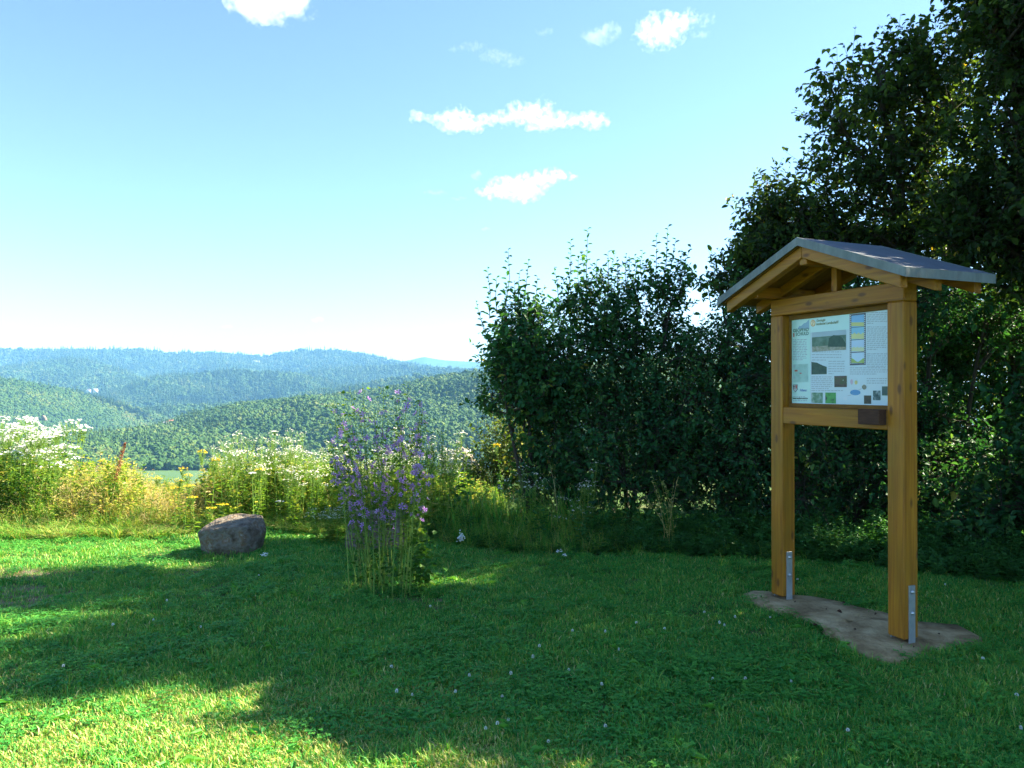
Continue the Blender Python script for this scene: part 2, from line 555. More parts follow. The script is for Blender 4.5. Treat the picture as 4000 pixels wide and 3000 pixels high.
def hill(name, ridge, foot_d, foot_z, back, seed, amp, spur, mat, label, nu=220, nv=60, shape=0.85, px0=None, px1=None):
    """a real hill: ridge line (pixel column, pixel row, distance), slope down to a foot, and a back slope"""
    ridge = np.array(ridge, float)
    a0, a1 = ridge[0, 0], ridge[-1, 0]
    px = np.linspace(a0, a1, nu)
    py = np.interp(px, ridge[:, 0], ridge[:, 1]); dd = np.interp(px, ridge[:, 0], ridge[:, 2])
    # round the polyline a little
    ker = np.array([1, 2, 3, 2, 1]) / 9.0
    py = np.convolve(np.pad(py, 2, mode='edge'), ker, 'valid')
    Xr = (px - 2000) / F * dd; Zr = EYE + (HZ - py) / F * dd
    T = np.concatenate([np.linspace(0, 1, nv), 1 + np.linspace(0.12, 1, 8)])
    V = np.zeros((len(T), nu, 3))
    for ti, t in enumerate(T):
        if t <= 1:
            y = foot_d + (dd - foot_d) * t
            z = foot_z + (Zr - foot_z) * t ** shape
        else:
            y = dd + back * (t - 1)
            z = Zr + (foot_z - Zr) * (t - 1) ** 1.6
        V[ti, :, 0] = Xr; V[ti, :, 1] = y; V[ti, :, 2] = z
        w = math.sin(math.pi * min(max(t, 0), 1)) ** 0.7 if t < 1 else 0.0
        for k in range(nu):
            s = fbm((Xr[k] / spur + 0.35 * y[k] / spur, y[k] / (spur * 2.1)), 4, seed)
            V[ti, k, 2] += amp * s * w + 1.5 * mnoise.noise(Vector((Xr[k] / 23.0, y[k] / 23.0, seed)))
    nT = len(T)
    i = np.arange(nT - 1)[:, None] * nu; j = np.arange(nu - 1)[None, :]
    f = np.stack([i + j, i + j + 1, i + j + 1 + nu, i + j + nu], -1).reshape(-1, 4)
    mb = MB(); mb.add(V.reshape(-1, 3), f)
    o = mb.build(name, mat, smooth=True)
    tag(o, label, 'hill', kind='structure')
    return V


FZ = -232.0
V_right = hill('hill', [(-700, 2050, 1100), (0, 1850, 1150), (240, 1772, 1250), (400, 1735, 1400), (540, 1700, 1550), (640, 1664, 1700), (810, 1618, 1800), (950, 1590, 1850), (1175, 1566, 1900), (1285, 1553, 1900),
                        (1500, 1527, 1900), (1660, 1488, 1900), (1830, 1460, 1900), (2050, 1440, 1850), (2400, 1400, 1750), (2900, 1380, 1650)],
               1035, -112.0, 900, 3.1, 26, 260, M['forest_mid'], 'wooded hillside in the middle distance rising to the right', nu=260, nv=60)
V_left = hill('hill', [(-900, 1400, 2100), (-300, 1442, 2350), (0, 1492, 2450), (160, 1517, 2500), (300, 1560, 2550), (420, 1597, 2600), (520, 1636, 2650), (600, 1668, 2680), (650, 1692, 2700), (720, 1720, 2700), (850, 1745, 2700), (1000, 1770, 2700)],
              1380, FZ, 900, 9.4, 26, 330, M['forest_mid'], 'green wooded hillside sloping down from the left edge', nu=200, nv=56)
V_low = hill('hill', [(380, 1655, 3000), (500, 1640, 3000), (560, 1610, 3050), (650, 1594, 3100), (800, 1586, 3200), (960, 1583, 3200), (1100, 1566, 3200), (1240, 1530, 3300), (1400, 1512, 3400), (1600, 1470, 3500), (1800, 1465, 3500), (2200, 1450, 3500)],
             2500, FZ, 900, 5.2, 22, 380, M['forest_far'], 'low blue-green wooded ridge at the bend of the valley', nu=200, nv=40)
V_mid = hill('hill', [(200, 1600, 4200), (420, 1545, 4300), (560, 1500, 4400), (700, 1476, 4500), (820, 1458, 4500), (900, 1448, 4500), (1000, 1452, 4500), (1100, 1462, 4500), (1180, 1472, 4500), (1260, 1492, 4500), (1330, 1515, 4500), (1460, 1545, 4400)],
             3450, FZ, 1200, 1.7, 95, 560, M['forest_far'], 'rounded wooded hill with a dark flank in the centre distance', nu=200, nv=50)
V_sp = hill('hill', [(-500, 1500, 5000), (-100, 1470, 5000), (100, 1440, 5200), (200, 1415, 5300), (280, 1405, 5300), (350, 1412, 5300), (440, 1440, 5200), (540, 1480, 5000), (640, 1530, 4800), (760, 1580, 4700)],
            3600, FZ, 1400, 12.3, 100, 650, M['forest_far'], 'hazy wooded spur at the far left', nu=180, nv=50)
V_rt = hill('hill', [(900, 1530, 5200), (1100, 1475, 5300), (1250, 1450, 5400), (1400, 1436, 5500), (1560, 1430, 5500), (1700, 1440, 5400), (1850, 1448, 5300), (2200, 1440, 5200)],
            4200, FZ, 1400, 21.0, 50, 560, M['forest_far'], 'hazy wooded ridge below the distant cone', nu=180, nv=44)
V_far = hill('hill', [(-900, 1395, 7000), (-200, 1378, 7000), (0, 1369, 7000), (130, 1367, 7000), (265, 1377, 7000), (280, 1373, 7000), (350, 1372, 7000), (560, 1370, 7000), (690, 1384, 7100), (800, 1383, 7200), (900, 1392, 7300), (1040, 1396, 7300),
                      (1090, 1384, 7300), (1150, 1373, 7300), (1200, 1369, 7300), (1300, 1373, 7300), (1400, 1384, 7300), (1460, 1398, 7300), (1520, 1412, 7300), (1700, 1440, 7300)],
             5200, FZ, 2500, 33.0, 150, 900, M['forest_far'], 'long blue wooded ridge on the skyline', nu=260, nv=60)
V_cone = hill('hill', [(1300, 1425, 11000), (1500, 1414, 11000), (1580, 1410, 11000), (1620, 1403, 11000), (1645, 1395, 11000), (1662, 1394, 11000), (1690, 1401, 11000), (1740, 1408, 11000), (1850, 1414, 11000), (2100, 1420, 11000), (2700, 1425, 11000)],
              8600, FZ, 3000, 41.0, 40, 900, M['forest_far'], 'faint volcanic cone hill farthest off on the skyline', nu=160, nv=40)

# ------------------------------------------------------------------ scatter: many small pieces of uncountable cover
def scatter(name, pts, rot, scl, idx, protos, label, category):
    col = bpy.data.collections.new(name + '_pieces')
    for k, me in enumerate(protos):
        o = bpy.data.objects.new('%s_piece_%02d' % (name, k), me)
        col.objects.link(o)
    me = bpy.data.meshes.new(name)
    n = len(pts)
    me.vertices.add(n)
    me.vertices.foreach_set('co', np.asarray(pts, np.float32).ravel())
    a = me.attributes.new('rot', 'FLOAT_VECTOR', 'POINT'); a.data.foreach_set('vector', np.asarray(rot, np.float32).ravel())
    a = me.attributes.new('scl', 'FLOAT_VECTOR', 'POINT'); a.data.foreach_set('vector', np.asarray(scl, np.float32).ravel())
    a = me.attributes.new('idx', 'INT', 'POINT'); a.data.foreach_set('value', np.asarray(idx, np.int32))
    for p in protos:
        for m in p.materials:
            if m.name not in [q.name for q in me.materials]:
                me.materials.append(m)
    o = link(name, me)
    ng = bpy.data.node_groups.new(name + '_nodes', 'GeometryNodeTree')
    ng.interface.new_socket('Geometry', in_out='INPUT', socket_type='NodeSocketGeometry')
    ng.interface.new_socket('Geometry', in_out='OUTPUT', socket_type='NodeSocketGeometry')
    N = ng.nodes; Lk = ng.links
    gi = N.new('NodeGroupInput'); go = N.new('NodeGroupOutput')
    ci = N.new('GeometryNodeCollectionInfo'); ci.inputs[0].default_value = col; ci.inputs[1].default_value = True; ci.inputs[2].default_value = True
    ip = N.new('GeometryNodeInstanceOnPoints'); ip.inputs['Pick Instance'].default_value = True

    def attr(nm, ty):
        q = N.new('GeometryNodeInputNamedAttribute'); q.data_type = ty; q.inputs[0].default_value = nm
        return q.outputs[0]
    er = N.new('FunctionNodeEulerToRotation')
    Lk.new(attr('rot', 'FLOAT_VECTOR'), er.inputs[0])
    Lk.new(gi.outputs[0], ip.inputs['Points'])
    Lk.new(ci.outputs[0], ip.inputs['Instance'])
    Lk.new(attr('idx', 'INT'), ip.inputs['Instance Index'])
    Lk.new(er.outputs[0], ip.inputs['Rotation'])
    Lk.new(attr('scl', 'FLOAT_VECTOR'), ip.inputs['Scale'])
    Lk.new(ip.outputs[0], go.inputs[0])
    md = o.modifiers.new('pieces', 'NODES'); md.node_group = ng
    return tag(o, label, category, kind='stuff')


# ---- distant woods
M['crown_far'] = leaf_mat('distant_crown', [(0.0, (0.022, 0.058, 0.018)), (0.35, (0.038, 0.088, 0.022)), (0.6, (0.065, 0.12, 0.026)), (0.8, (0.11, 0.145, 0.035)), (1.0, (0.16, 0.13, 0.05))], trans=0.12, spec=0.05, obj_random=0.5, patch=(0.006, 0.9))


def crown_proto(name, conifer, seed):
    bm = bmesh.new()
    bmesh.ops.create_icosphere(bm, subdivisions=3, radius=1.0)
    for v in bm.verts:
        c = v.co
        if conifer:
            h = (c.z + 1) / 2
            r = max(0.03, (1 - h) ** 0.8) * (0.75 + 0.35 * math.sin(h * 22))
            a = Vector((c.x, c.y, 0)); a = a.normalized() if a.length > 1e-4 else Vector((0, 0, 0))
            n = mnoise.noise(Vector((c.x * 3, c.y * 3, c.z * 3 + seed)))
            v.co = Vector((a.x * r * (0.62 + 0.3 * n), a.y * r * (0.62 + 0.3 * n), h * 3.2))
        else:
            n = mnoise.fractal(c * 1.7 + Vector((seed, 0, 0)), 1.0, 2.0, 3)
            k = 1 + 0.42 * n
            v.co = Vector((c.x * k, c.y * k, c.z * k * 0.95 + 0.75))
    me = bpy.data.meshes.new(name)
    bm.to_mesh(me); bm.free()
    a = me.attributes.new('col', 'FLOAT', 'POINT')
    a.data.foreach_set('value', np.clip(rng.normal(0.45, 0.09, len(me.vertices)), 0, 1).astype(np.float32))
    me.materials.append(M['crown_far'])
    return me


CROWNS = [crown_proto('broad_crown', False, s * 3.3) for s in range(5)] + [crown_proto('fir_crown', True, s * 2.1) for s in range(2)]


def woods(name, V, n, size, label, conifer=0.15, tmin=0.0, px_lo=-150, px_hi=2300, back=False):
    V = V[-9:] if back else V[:-8]
    nv, nu, _ = V.shape
    u = rng.random(n * 3) * (nu - 1.001); t = (tmin + (1 - tmin) * rng.random(n * 3)) * (nv - 1.001)
    iu = u.astype(int); it = t.astype(int); fu = (u - iu)[:, None]; ft = (t - it)[:, None]
    p = (V[it, iu] * (1 - fu) + V[it, iu + 1] * fu) * (1 - ft) + (V[it + 1, iu] * (1 - fu) + V[it + 1, iu + 1] * fu) * ft
    px = 2000 + p[:, 0] / p[:, 1] * F
    p = p[(px > px_lo) & (px < px_hi)][:n]
    n = len(p)
    s = size * rng.uniform(0.65, 1.35, n)
    # stands of fir, by place
    stand = np.array([mnoise.noise(Vector((q[0] / 170.0, q[1] / 170.0, 2.2))) for q in p])
    con = rng.random(n) < np.clip(conifer + stand * 0.8, 0.0, 0.8)
    idx = np.where(con, 5 + rng.integers(0, 2, n), rng.integers(0, 5, n))
    sc = np.stack([s, s, s * rng.uniform(0.8, 1.3, n)], 1)
    rot = np.stack([np.zeros(n), np.zeros(n), rng.uniform(0, 6.28, n)], 1)
    return scatter(name, p, rot, sc, idx, CROWNS, label, 'forest')


woods('forest', V_right, 26000, 4.7, 'broadleaf and fir forest covering the middle-distance hillside', -0.08)
woods('forest', V_left, 20000, 5.2, 'forest covering the hillside at the left edge', -0.1)
woods('forest', V_left, 5000, 6.5, 'forest on the far side of the left hillside', 0.10, back=True)
woods('forest', V_low, 9000, 7.5, 'forest on the low ridge at the bend of the valley', 0.2)
woods('forest', V_mid, 14000, 9.0, 'fir forest on the rounded hill in the centre distance', 0.45)
woods('forest', V_sp, 14000, 10.0, 'hazy forest on the far left spur', 0.35)
woods('forest', V_rt, 9000, 10.0, 'hazy forest on the ridge below the cone', 0.5)
woods('forest', V_far, 22000, 12.0, 'blue hazy forest along the skyline ridge', 0.4)

# edge of the wood along the pasture
n = 500
px = rng.uniform(330, 1000, n); d = rng.uniform(1006, 1060, n)
p = np.stack([(px - 2000) / F * d, d, gz((px - 2000) / F * d, d) - 0.5], 1)
scatter('forest', p, np.stack([np.zeros(n), np.zeros(n), rng.uniform(0, 6, n)], 1), rng.uniform(4.0, 8.0, n)[:, None] * np.ones((n, 3)), rng.integers(0, 5, n), CROWNS, 'row of trees along the far edge of the pasture', 'forest')

# ---- houses far off
M['white_wall'] = plain_mat('white_render', (0.78, 0.76, 0.72), 0.9, 0.1)
M['red_roof'] = plain_mat('red_roof_tile', (0.30, 0.13, 0.09), 0.85, 0.1)
M['slate_roof'] = plain_mat('grey_slate', (0.16, 0.17, 0.19), 0.8, 0.2)
M['window'] = plain_mat('dark_window', (0.03, 0.035, 0.045), 0.2, 0.5)


def house(loc, L, W, H, rz, roof, label, wmat='white_wall'):
    r = empty('house', loc, rz)
    tag(r, label, 'house', 'houses far off in the valley')
    mb = MB(); add_box(mb, (-L / 2, -W / 2, -6), (L / 2, W / 2, H)); mb.build('wall', M[wmat], r)
    e = 0.5; k = W * 0.45
    mb = MB()
    v = [(-L / 2 - e, -W / 2 - e, H), (L / 2 + e, -W / 2 - e, H), (L / 2 + e, W / 2 + e, H), (-L / 2 - e, W / 2 + e, H), (-L / 2 - e, 0, H + k), (L / 2 + e, 0, H + k)]
    mb.add(v, [(0, 1, 5, 4), (2, 3, 4, 5)]); mb.add(v, [(3, 0, 4), (1, 2, 5)]); mb.add(v, [(0, 3, 2, 1)])
    rf = mb.build('roof', M[roof], r)
    mb = MB(); add_box(mb, (L * 0.2, -0.5, H), (L * 0.2 + 0.9, 0.5, H + k + 1.2)); mb.build('chimney', M['red_roof'], rf)
    nwin = max(2, int(L / 3.2))
    for q in range(nwin):
        x = -L / 2 + (q + 0.5) * L / nwin
        mb = MB(); add_box(mb, (x - 0.5, -W / 2 - 0.06, H * 0.45), (x + 0.5, -W / 2 + 0.1, H * 0.45 + 1.3)); mb.build('window', M['window'], r)
    return r


def hill_z(V, x, y):
    d = (V[:, :, 0] - x) ** 2 + (V[:, :, 1] - y) ** 2
    return float(V.reshape(-1, 3)[np.argmin(d), 2])


def house_at(px, d, zy, *a):
    w = P(px, zy, d)
    return house((w[0], w[1], w[2]), *a)


house_at(672, 1660, 1655, 11, 8, 5, R(25), 'red_roof', 'white house with a red roof where the two wooded hills meet')
house_at(648, 1640, 1660, 10, 7, 4, R(-10), 'slate_roof', 'low white house just left of the red-roofed valley house')
house_at(1000, 6900, 1414, 54, 16, 9, R(4), 'slate_roof', 'long white farm building just under the skyline ridge')
house_at(985, 6800, 1426, 22, 12, 6, R(4), 'slate_roof', 'small pale shed below the long white farm building')
house_at(373, 3700, 1528, 20, 12, 9, R(20), 'slate_roof', 'right of two white houses on the far wooded slope')
house_at(348, 3690, 1530, 20, 12, 8, R(-15), 'slate_roof', 'left of two white houses on the far wooded slope')

# ------------------------------------------------------------------ crag with a lookout hut
M['crag'] = noise_mat('pale_crag_rock', [(0.3, (0.09, 0.07, 0.05)), (0.5, (0.20, 0.165, 0.12)), (0.7, (0.32, 0.27, 0.21))], 0.12, detail=12, bump=1.0, bump_scale=0.5, dist=1.5, rough=0.95, stretch=(1, 1, 0.6))


def rock_mesh(name, pts, mat, bev, sub, amp, freq, seed, smooth=True):
    bm = bmesh.new()
    for p in pts:
        bm.verts.new(p)
    bmesh.ops.convex_hull(bm, input=bm.verts)
    for v in [v for v in bm.verts if not v.link_faces]:
        bm.verts.remove(v)
    bmesh.ops.bevel(bm, geom=list(bm.edges), offset=bev, segments=2, affect='EDGES', profile=0.6)
    bmesh.ops.triangulate(bm, faces=bm.faces)
    for _ in range(sub):
        bmesh.ops.subdivide_edges(bm, edges=[e for e in bm.edges], cuts=1, use_grid_fill=True)
    for _ in range(2):
        bmesh.ops.smooth_vert(bm, verts=bm.verts, factor=0.4, use_axis_x=True, use_axis_y=True, use_axis_z=True)
    bm.normal_update()
    for v in bm.verts:
        n = mnoise.fractal(v.co * freq + Vector((seed, seed, 0)), 1.0, 2.0, 5)
        v.co += v.normal * n * amp
    me = bpy.data.meshes.new(name)
    bm.to_mesh(me); bm.free()
    if smooth:
        me.polygons.foreach_set('use_smooth', np.ones(len(me.polygons), bool))
    me.materials.append(mat)
    return me


c0 = P(1785, 1800, 430)
crag = link('rock_crag', rock_mesh('rock_crag', [(-16, -6, -45), (16, -6, -45), (16, 18, -45), (-16, 18, -45), (-13, -4, -8), (-9, -5, 2), (-3, -2, 5), (3, -3, 6.2), (6, 0, 6.0), (12, 0, -2), (14, 8, -6), (-8, 12, 2), (4, 12, 5), (-15, 4, -15)], M['crag'], 0.8, 3, 2.6, 0.22, 4.0))
crag.location = c0
tag(crag, 'pale rock crag seen past the left edge of the big shrub', 'crag')
hut = empty('lookout_hut', (P(1812, 1772, 430)))
tag(hut, 'tiny shelter with a pale roof on top of the crag', 'hut')
mb = MB(); add_box(mb, (-1.3, -1.0, -1.5), (1.3, 1.0, 1.5)); mb.build('wall', M['red_roof'], hut)
mb = MB(); mb.add([(-2.1, -1.8, 1.5), (2.1, -1.8, 1.5), (2.1, 1.8, 1.5), (-2.1, 1.8, 1.5), (0, 0, 2.8)], [(0, 1, 4), (1, 2, 4), (2, 3, 4), (3, 0, 4)]); mb.build('roof', M['white_wall'], hut)
out2 = link('rock_crag', rock_mesh('rock_crag', [(-9, -6, -14), (9, -6, -14), (9, 12, -14), (-9, 12, -14), (-7, -4, 2), (-2, -5, 7), (3, -3, 4), (7, 0, -2), (0, 8, 5)], M['crag'], 0.8, 3, 2.2, 0.22, 14.0))
w = P(172, 1628, 1800); out2.location = w
out2.scale = (0.6, 0.6, 0.6)
tag(out2, 'small bare pale outcrop on the left wooded hillside', 'crag')

# ------------------------------------------------------------------ haze: even air around everything
hz_m, nt, out = new_mat('even_haze')
pv = nt.nodes.new('ShaderNodeVolumePrincipled')
pv.inputs['Color'].default_value = (0.21, 0.50, 0.95, 1)
pv.inputs['Density'].default_value = 7.0e-5
pv.inputs['Anisotropy'].default_value = 0.0
nt.links.new(pv.outputs[0], out.inputs['Volume'])
mb = MB(); add_box(mb, (-15000, -15000, -233.5), (15000, 15000, 520.0))
haze = mb.build('haze', hz_m)
tag(haze, 'thin blue air between the hills', 'haze', kind='stuff')

# ------------------------------------------------------------------ clouds
def cloud_mat(name, dens, puffs, k, cx, cyy):
    """soft puffs: density falls off from the middle of each puff and is torn by noise"""
    m, nt, out = new_mat(name)
    L = nt.links
    tc = nt.nodes.new('ShaderNodeTexCoord')
    field = None
    rm = 1e9
    for (px, py, rx, ry) in puffs:
        c = ((px - cx) * k, 0.0, (cyy - py) * k)
        r = (rx * k * 1.55, math.sqrt(rx * ry) * k * 1.7, ry * k * 1.75)
        rm = min(rm, ry * k)
        su = nt.nodes.new('ShaderNodeVectorMath'); su.operation = 'SUBTRACT'; su.inputs[1].default_value = c
        L.new(tc.outputs['Object'], su.inputs[0])
        di = nt.nodes.new('ShaderNodeVectorMath'); di.operation = 'DIVIDE'; di.inputs[1].default_value = r
        L.new(su.outputs[0], di.inputs[0])
        le = nt.nodes.new('ShaderNodeVectorMath'); le.operation = 'LENGTH'; L.new(di.outputs[0], le.inputs[0])
        inv = nt.nodes.new('ShaderNodeMath'); inv.operation = 'SUBTRACT'; inv.inputs[0].default_value = 1.0
        L.new(le.outputs['Value'], inv.inputs[1])
        if field is None:
            field = inv.outputs[0]
        else:
            mxn = nt.nodes.new('ShaderNodeMath'); mxn.operation = 'SMOOTH_MAX'; mxn.inputs[2].default_value = 0.25
            L.new(field, mxn.inputs[0]); L.new(inv.outputs[0], mxn.inputs[1]); field = mxn.outputs[0]
    no = nt.nodes.new('ShaderNodeTexNoise'); no.inputs['Scale'].default_value = 0.5 / rm; no.inputs['Detail'].default_value = 3.0; no.inputs['Roughness'].default_value = 0.6
    L.new(tc.outputs['Object'], no.inputs['Vector'])
    ma = nt.nodes.new('ShaderNodeMath'); ma.operation = 'MULTIPLY_ADD'; ma.inputs[1].default_value = 4.4; ma.inputs[2].default_value = -2.42
    L.new(no.outputs['Fac'], ma.inputs[0])
    ad = nt.nodes.new('ShaderNodeMath'); ad.operation = 'ADD'; L.new(field, ad.inputs[0]); L.new(ma.outputs[0], ad.inputs[1])
    mr = nt.nodes.new('ShaderNodeMapRange'); mr.interpolation_type = 'SMOOTHSTEP'
    mr.inputs[1].default_value = 0.0; mr.inputs[2].default_value = 1.1; mr.inputs[3].default_value = 0.0; mr.inputs[4].default_value = dens
    L.new(ad.outputs[0], mr.inputs[0])
    pv = nt.nodes.new('ShaderNodeVolumePrincipled')
    pv.inputs['Color'].default_value = (0.985, 0.99, 1.0, 1)
    pv.inputs['Anisotropy'].default_value = 0.15
    L.new(mr.outputs[0], pv.inputs['Density'])
    L.new(pv.outputs[0], out.inputs['Volume'])
    return m


M['cloud'] = 0.008
M['cloud_thin'] = 0.0026
M['cloud_wisp'] = 0.0016


def cloud(puffs, d, mat, label, amp=1.0, res=34):
    """puffs: (pixel column, pixel row, half width px, half height px); one closed lumpy mesh"""
    k = d / F
    puffs = np.array(puffs, float)
    cx, cyy = puffs[:, 0].mean(), puffs[:, 1].mean()
    o0 = P(cx, cyy, d)
    bm = bmesh.new()
    rmin = 1e9
    for (px, py, rx, ry) in puffs:
        nsub = max(1, int(round(rx / ry)))
        r = min(rx, ry) * k
        rmin = min(rmin, r)
        for q in range(max(4, nsub * 4)):
            a = random.uniform(-1, 1); b = random.uniform(-0.6, 0.6)
            s = (1.15 - 0.55 * abs(a)) * random.uniform(0.6, 1.05)
            loc = Vector(((px - cx + a * rx * 0.75) * k, random.uniform(-1.6, 1.6) * r, (cyy - py + b * ry * 0.6) * k))
            mt = Matrix.Translation(loc) @ Matrix.Diagonal((r * s * random.uniform(1.6, 2.6), r * s * 2.0, r * s * random.uniform(1.3, 1.7), 1))
            bmesh.ops.create_icosphere(bm, subdivisions=3, radius=1.0, matrix=mt)
    tmp = bpy.data.meshes.new('cloud')
    bm.to_mesh(tmp); bm.free()
    o = link('cloud', tmp)
    md = o.modifiers.new('merge', 'REMESH'); md.mode = 'VOXEL'; md.voxel_size = max(max(o.dimensions) / 220.0, rmin / 12.0)
    dg = bpy.context.evaluated_depsgraph_get()
    me = bpy.data.meshes.new_from_object(o.evaluated_get(dg))
    o.modifiers.clear()
    o.data = me
    n = len(me.vertices)
    co = np.empty(n * 3, np.float32); me.vertices.foreach_get('co', co); co = co.reshape(-1, 3)
    no = np.empty(n * 3, np.float32); me.vertices.foreach_get('normal', no); no = no.reshape(-1, 3)
    for q in range(n):
        v = Vector(co[q]) / (rmin * 0.75)
        f_ = mnoise.fractal(v + Vector((cx, 0, cyy)), 0.9, 2.1, 6)
        co[q] += no[q] * (f_ * rmin * 0.45 * amp)
    me.vertices.foreach_set('co', co.ravel()); me.update()
    me.materials.clear(); me.materials.append(cloud_mat('cloud_vapour', mat, puffs, k, cx, cyy))
    o.location = o0
    return tag(o, label, 'cloud', 'small clouds in the blue sky')


cloud([(1040, 20, 170, 40), (1000, -10, 120, 50), (1110, 0, 110, 40)], 3800, M['cloud'], 'white cloud cut off by the top edge above the left half')
cloud([(1625, 450, 34, 18), (1690, 462, 40, 12), (1800, 478, 115, 32), (1900, 464, 60, 15), (1970, 458, 60, 20), (2070, 440, 85, 38), (2150, 470, 110, 22), (2240, 468, 60, 18), (2320, 465, 60, 24), (2110, 498, 70, 12)], 4200, M['cloud'], 'long flat white cloud stretched across the middle of the sky')
cloud([(2020, 735, 125, 36), (1940, 752, 90, 18), (2100, 705, 70, 24), (2150, 688, 70, 22), (2215, 690, 55, 12)], 4600, M['cloud'], 'white leaf-shaped cloud low above the big shrub')
cloud([(2585, 115, 95, 40), (2660, 78, 50, 32), (2520, 135, 50, 14)], 3600, M['cloud'], 'brightest puffy white cloud high at the right')
cloud([(2760, 75, 40, 16), (2740, 130, 45, 10)], 3600, M['cloud_thin'], 'torn wisp just right of the brightest puffy cloud')
cloud([(2335, 138, 75, 26), (2370, 110, 32, 22)], 3700, M['cloud_thin'], 'soft thin cloud left of the brightest puffy cloud')
cloud([(1850, 180, 60, 12), (1930, 215, 70, 16), (2000, 235, 60, 14), (1780, 190, 40, 8)], 3700, M['cloud_wisp'], 'faint feathery wisp high in the centre')
cloud([(2130, 122, 45, 9)], 3700, M['cloud_wisp'], 'tiny faint wisp near the top centre', 0.8)
cloud([(1862, 680, 24, 14)], 4600, M['cloud_thin'], 'small round puff above the leaf-shaped cloud', 0.7)
cloud([(1700, 750, 55, 8), (1790, 775, 40, 6)], 4600, M['cloud_wisp'], 'thin streak left of the leaf-shaped cloud', 0.7)
cloud([(1895, 893, 18, 7)], 5000, M['cloud_thin'], 'speck of cloud below the leaf-shaped cloud', 0.6)
cloud([(1238, 1248, 30, 8)], 9000, M['cloud_thin'], 'small flat cloud low over the skyline ridge', 0.6)
cloud([(885, 1276, 30, 6)], 9000, M['cloud_wisp'], 'faint low streak of cloud over the left ridge', 0.6)
cloud([(1436, 1313, 20, 7)], 9500, M['cloud_thin'], 'lowest tiny cloud just above the ridge', 0.6)

# ------------------------------------------------------------------ information sign
CR = (2.401, 4.63)                       # front outer corner of the near post
U = np.array([0.390, -0.921]); U = U / np.linalg.norm(U)
sign_rot = math.atan2(U[1], U[0])
sign = empty('information_sign', (CR[0], CR[1], 0), sign_rot)
tag(sign, 'wooden information board with a small gabled roof standing on two posts', 'sign')
PW = 0.122                                # post width
XL = -1.157                               # outer face of the far post


def post(x0, lab):
    o = box_obj('post', (x0, 0, 0.055), (x0 + PW, PW, 2.135), M['wood_z'], sign, 0.007)
    xs_ = x0 + PW
    st = box_obj('bracket', (xs_ - 0.001, PW * 0.5 - 0.026, -0.03), (xs_ + 0.008, PW * 0.5 + 0.026, 0.385), M['steel'], o, 0.0015)
    st2 = box_obj('bracket', (x0 - 0.008, PW * 0.5 - 0.026, -0.03), (x0 + 0.001, PW * 0.5 + 0.026, 0.385), M['steel'], o, 0.0015)
    box_obj('foot_plate', (x0 + 0.003, PW * 0.5 - 0.026, -0.005), (xs_ - 0.003, PW * 0.5 + 0.026, 0.03), M['steel'], o, 0.001)
    for z in (0.215, 0.345):
        mb = MB()
        ang = np.arange(12) / 12 * 2 * math.pi
        pr = [(0.0, 0.0135), (0.004, 0.0135), (0.009, 0.010), (0.012, 0.004)]
        v = [(xs_ + 0.0075 + dx, PW * 0.5 + r * math.cos(a), z + r * math.sin(a)) for dx, r in pr for a in ang]
        f = [(k * 12 + q, k * 12 + (q + 1) % 12, (k + 1) * 12 + (q + 1) % 12, (k + 1) * 12 + q) for k in range(3) for q in range(12)]
        mb.add(v, f)
        mb.f.append(np.array([[36 + q for q in range(12)]]) ); mb.m.append(np.zeros(1, int))
        mb.build('bolt', M['bolt'], o, smooth=True)
    return o


post(-PW, 'near'); post(XL, 'far')
XI0, XI1 = XL + PW, -PW                   # clear opening
box_obj('beam', (XL - 0.002, 0.001, 2.136), (0.002, PW - 0.004, 2.258), M['wood_x'], sign, 0.006)
box_obj('beam', (XI0 + 0.001, 0.004, 1.335), (XI1 - 0.001, 0.085, 1.458), M['wood_x'], sign, 0.006)
# recessed frame round the panel
PB = 0.062
box_obj('frame_strip', (XI0 + 0.001, PB, 1.459), (XI1 - 0.001, PB + 0.03, 1.487), M['frame_wood'], sign, 0.002)
box_obj('frame_strip', (XI0 + 0.001, PB, 2.100), (XI1 - 0.001, PB + 0.03, 2.135), M['frame_wood'], sign, 0.002)
box_obj('frame_strip', (XI0 + 0.001, PB, 1.4875), (XI0 + 0.020, PB + 0.03, 2.0995), M['frame_wood'], sign, 0.002)
box_obj('frame_strip', (XI1 - 0.034, PB, 1.4875), (XI1 - 0.001, PB + 0.03, 2.0995), M['frame_wood'], sign, 0.002)
panel = box_obj('panel', (XI0 + 0.016, PB + 0.012, 1.484), (XI1 - 0.030, PB + 0.028, 2.104), M['panel'], sign, 0.0)
panel['label'] = 'pale printed panel about local geology under clear cover'
box_obj('back_board', (XI0 + 0.002, PB + 0.031, 1.46), (XI1 - 0.002, PB + 0.045, 2.134), M['frame_wood'], sign, 0.0)
b = box_obj('stamp_box', (-0.292, -0.062, 1.366), (-0.128, 0.004, 1.464), M['brown_wood'], sign, 0.003)
b['label'] = 'dark brown wooden box fixed to the lower beam'

# roof
RC = XL / 2                               # ridge x
HALF, Y0, Y1 = 0.83, -0.29, 0.47
ZR, ZE, TH = 2.606, 2.287, 0.048


def slab(name, xa, za, xb, zb, ya, yb, th, mat, parent, bev=0.003):
    """sloping board between (xa, za) and (xb, zb) on its upper face"""
    v = [(xa, ya, za - th), (xb, ya, zb - th), (xb, yb, zb - th), (xa, yb, za - th), (xa, ya, za), (xb, ya, zb), (xb, yb, zb), (xa, yb, za)]
    return link(name, bevel_mesh(name, v, BOXF, mat, bev), parent)


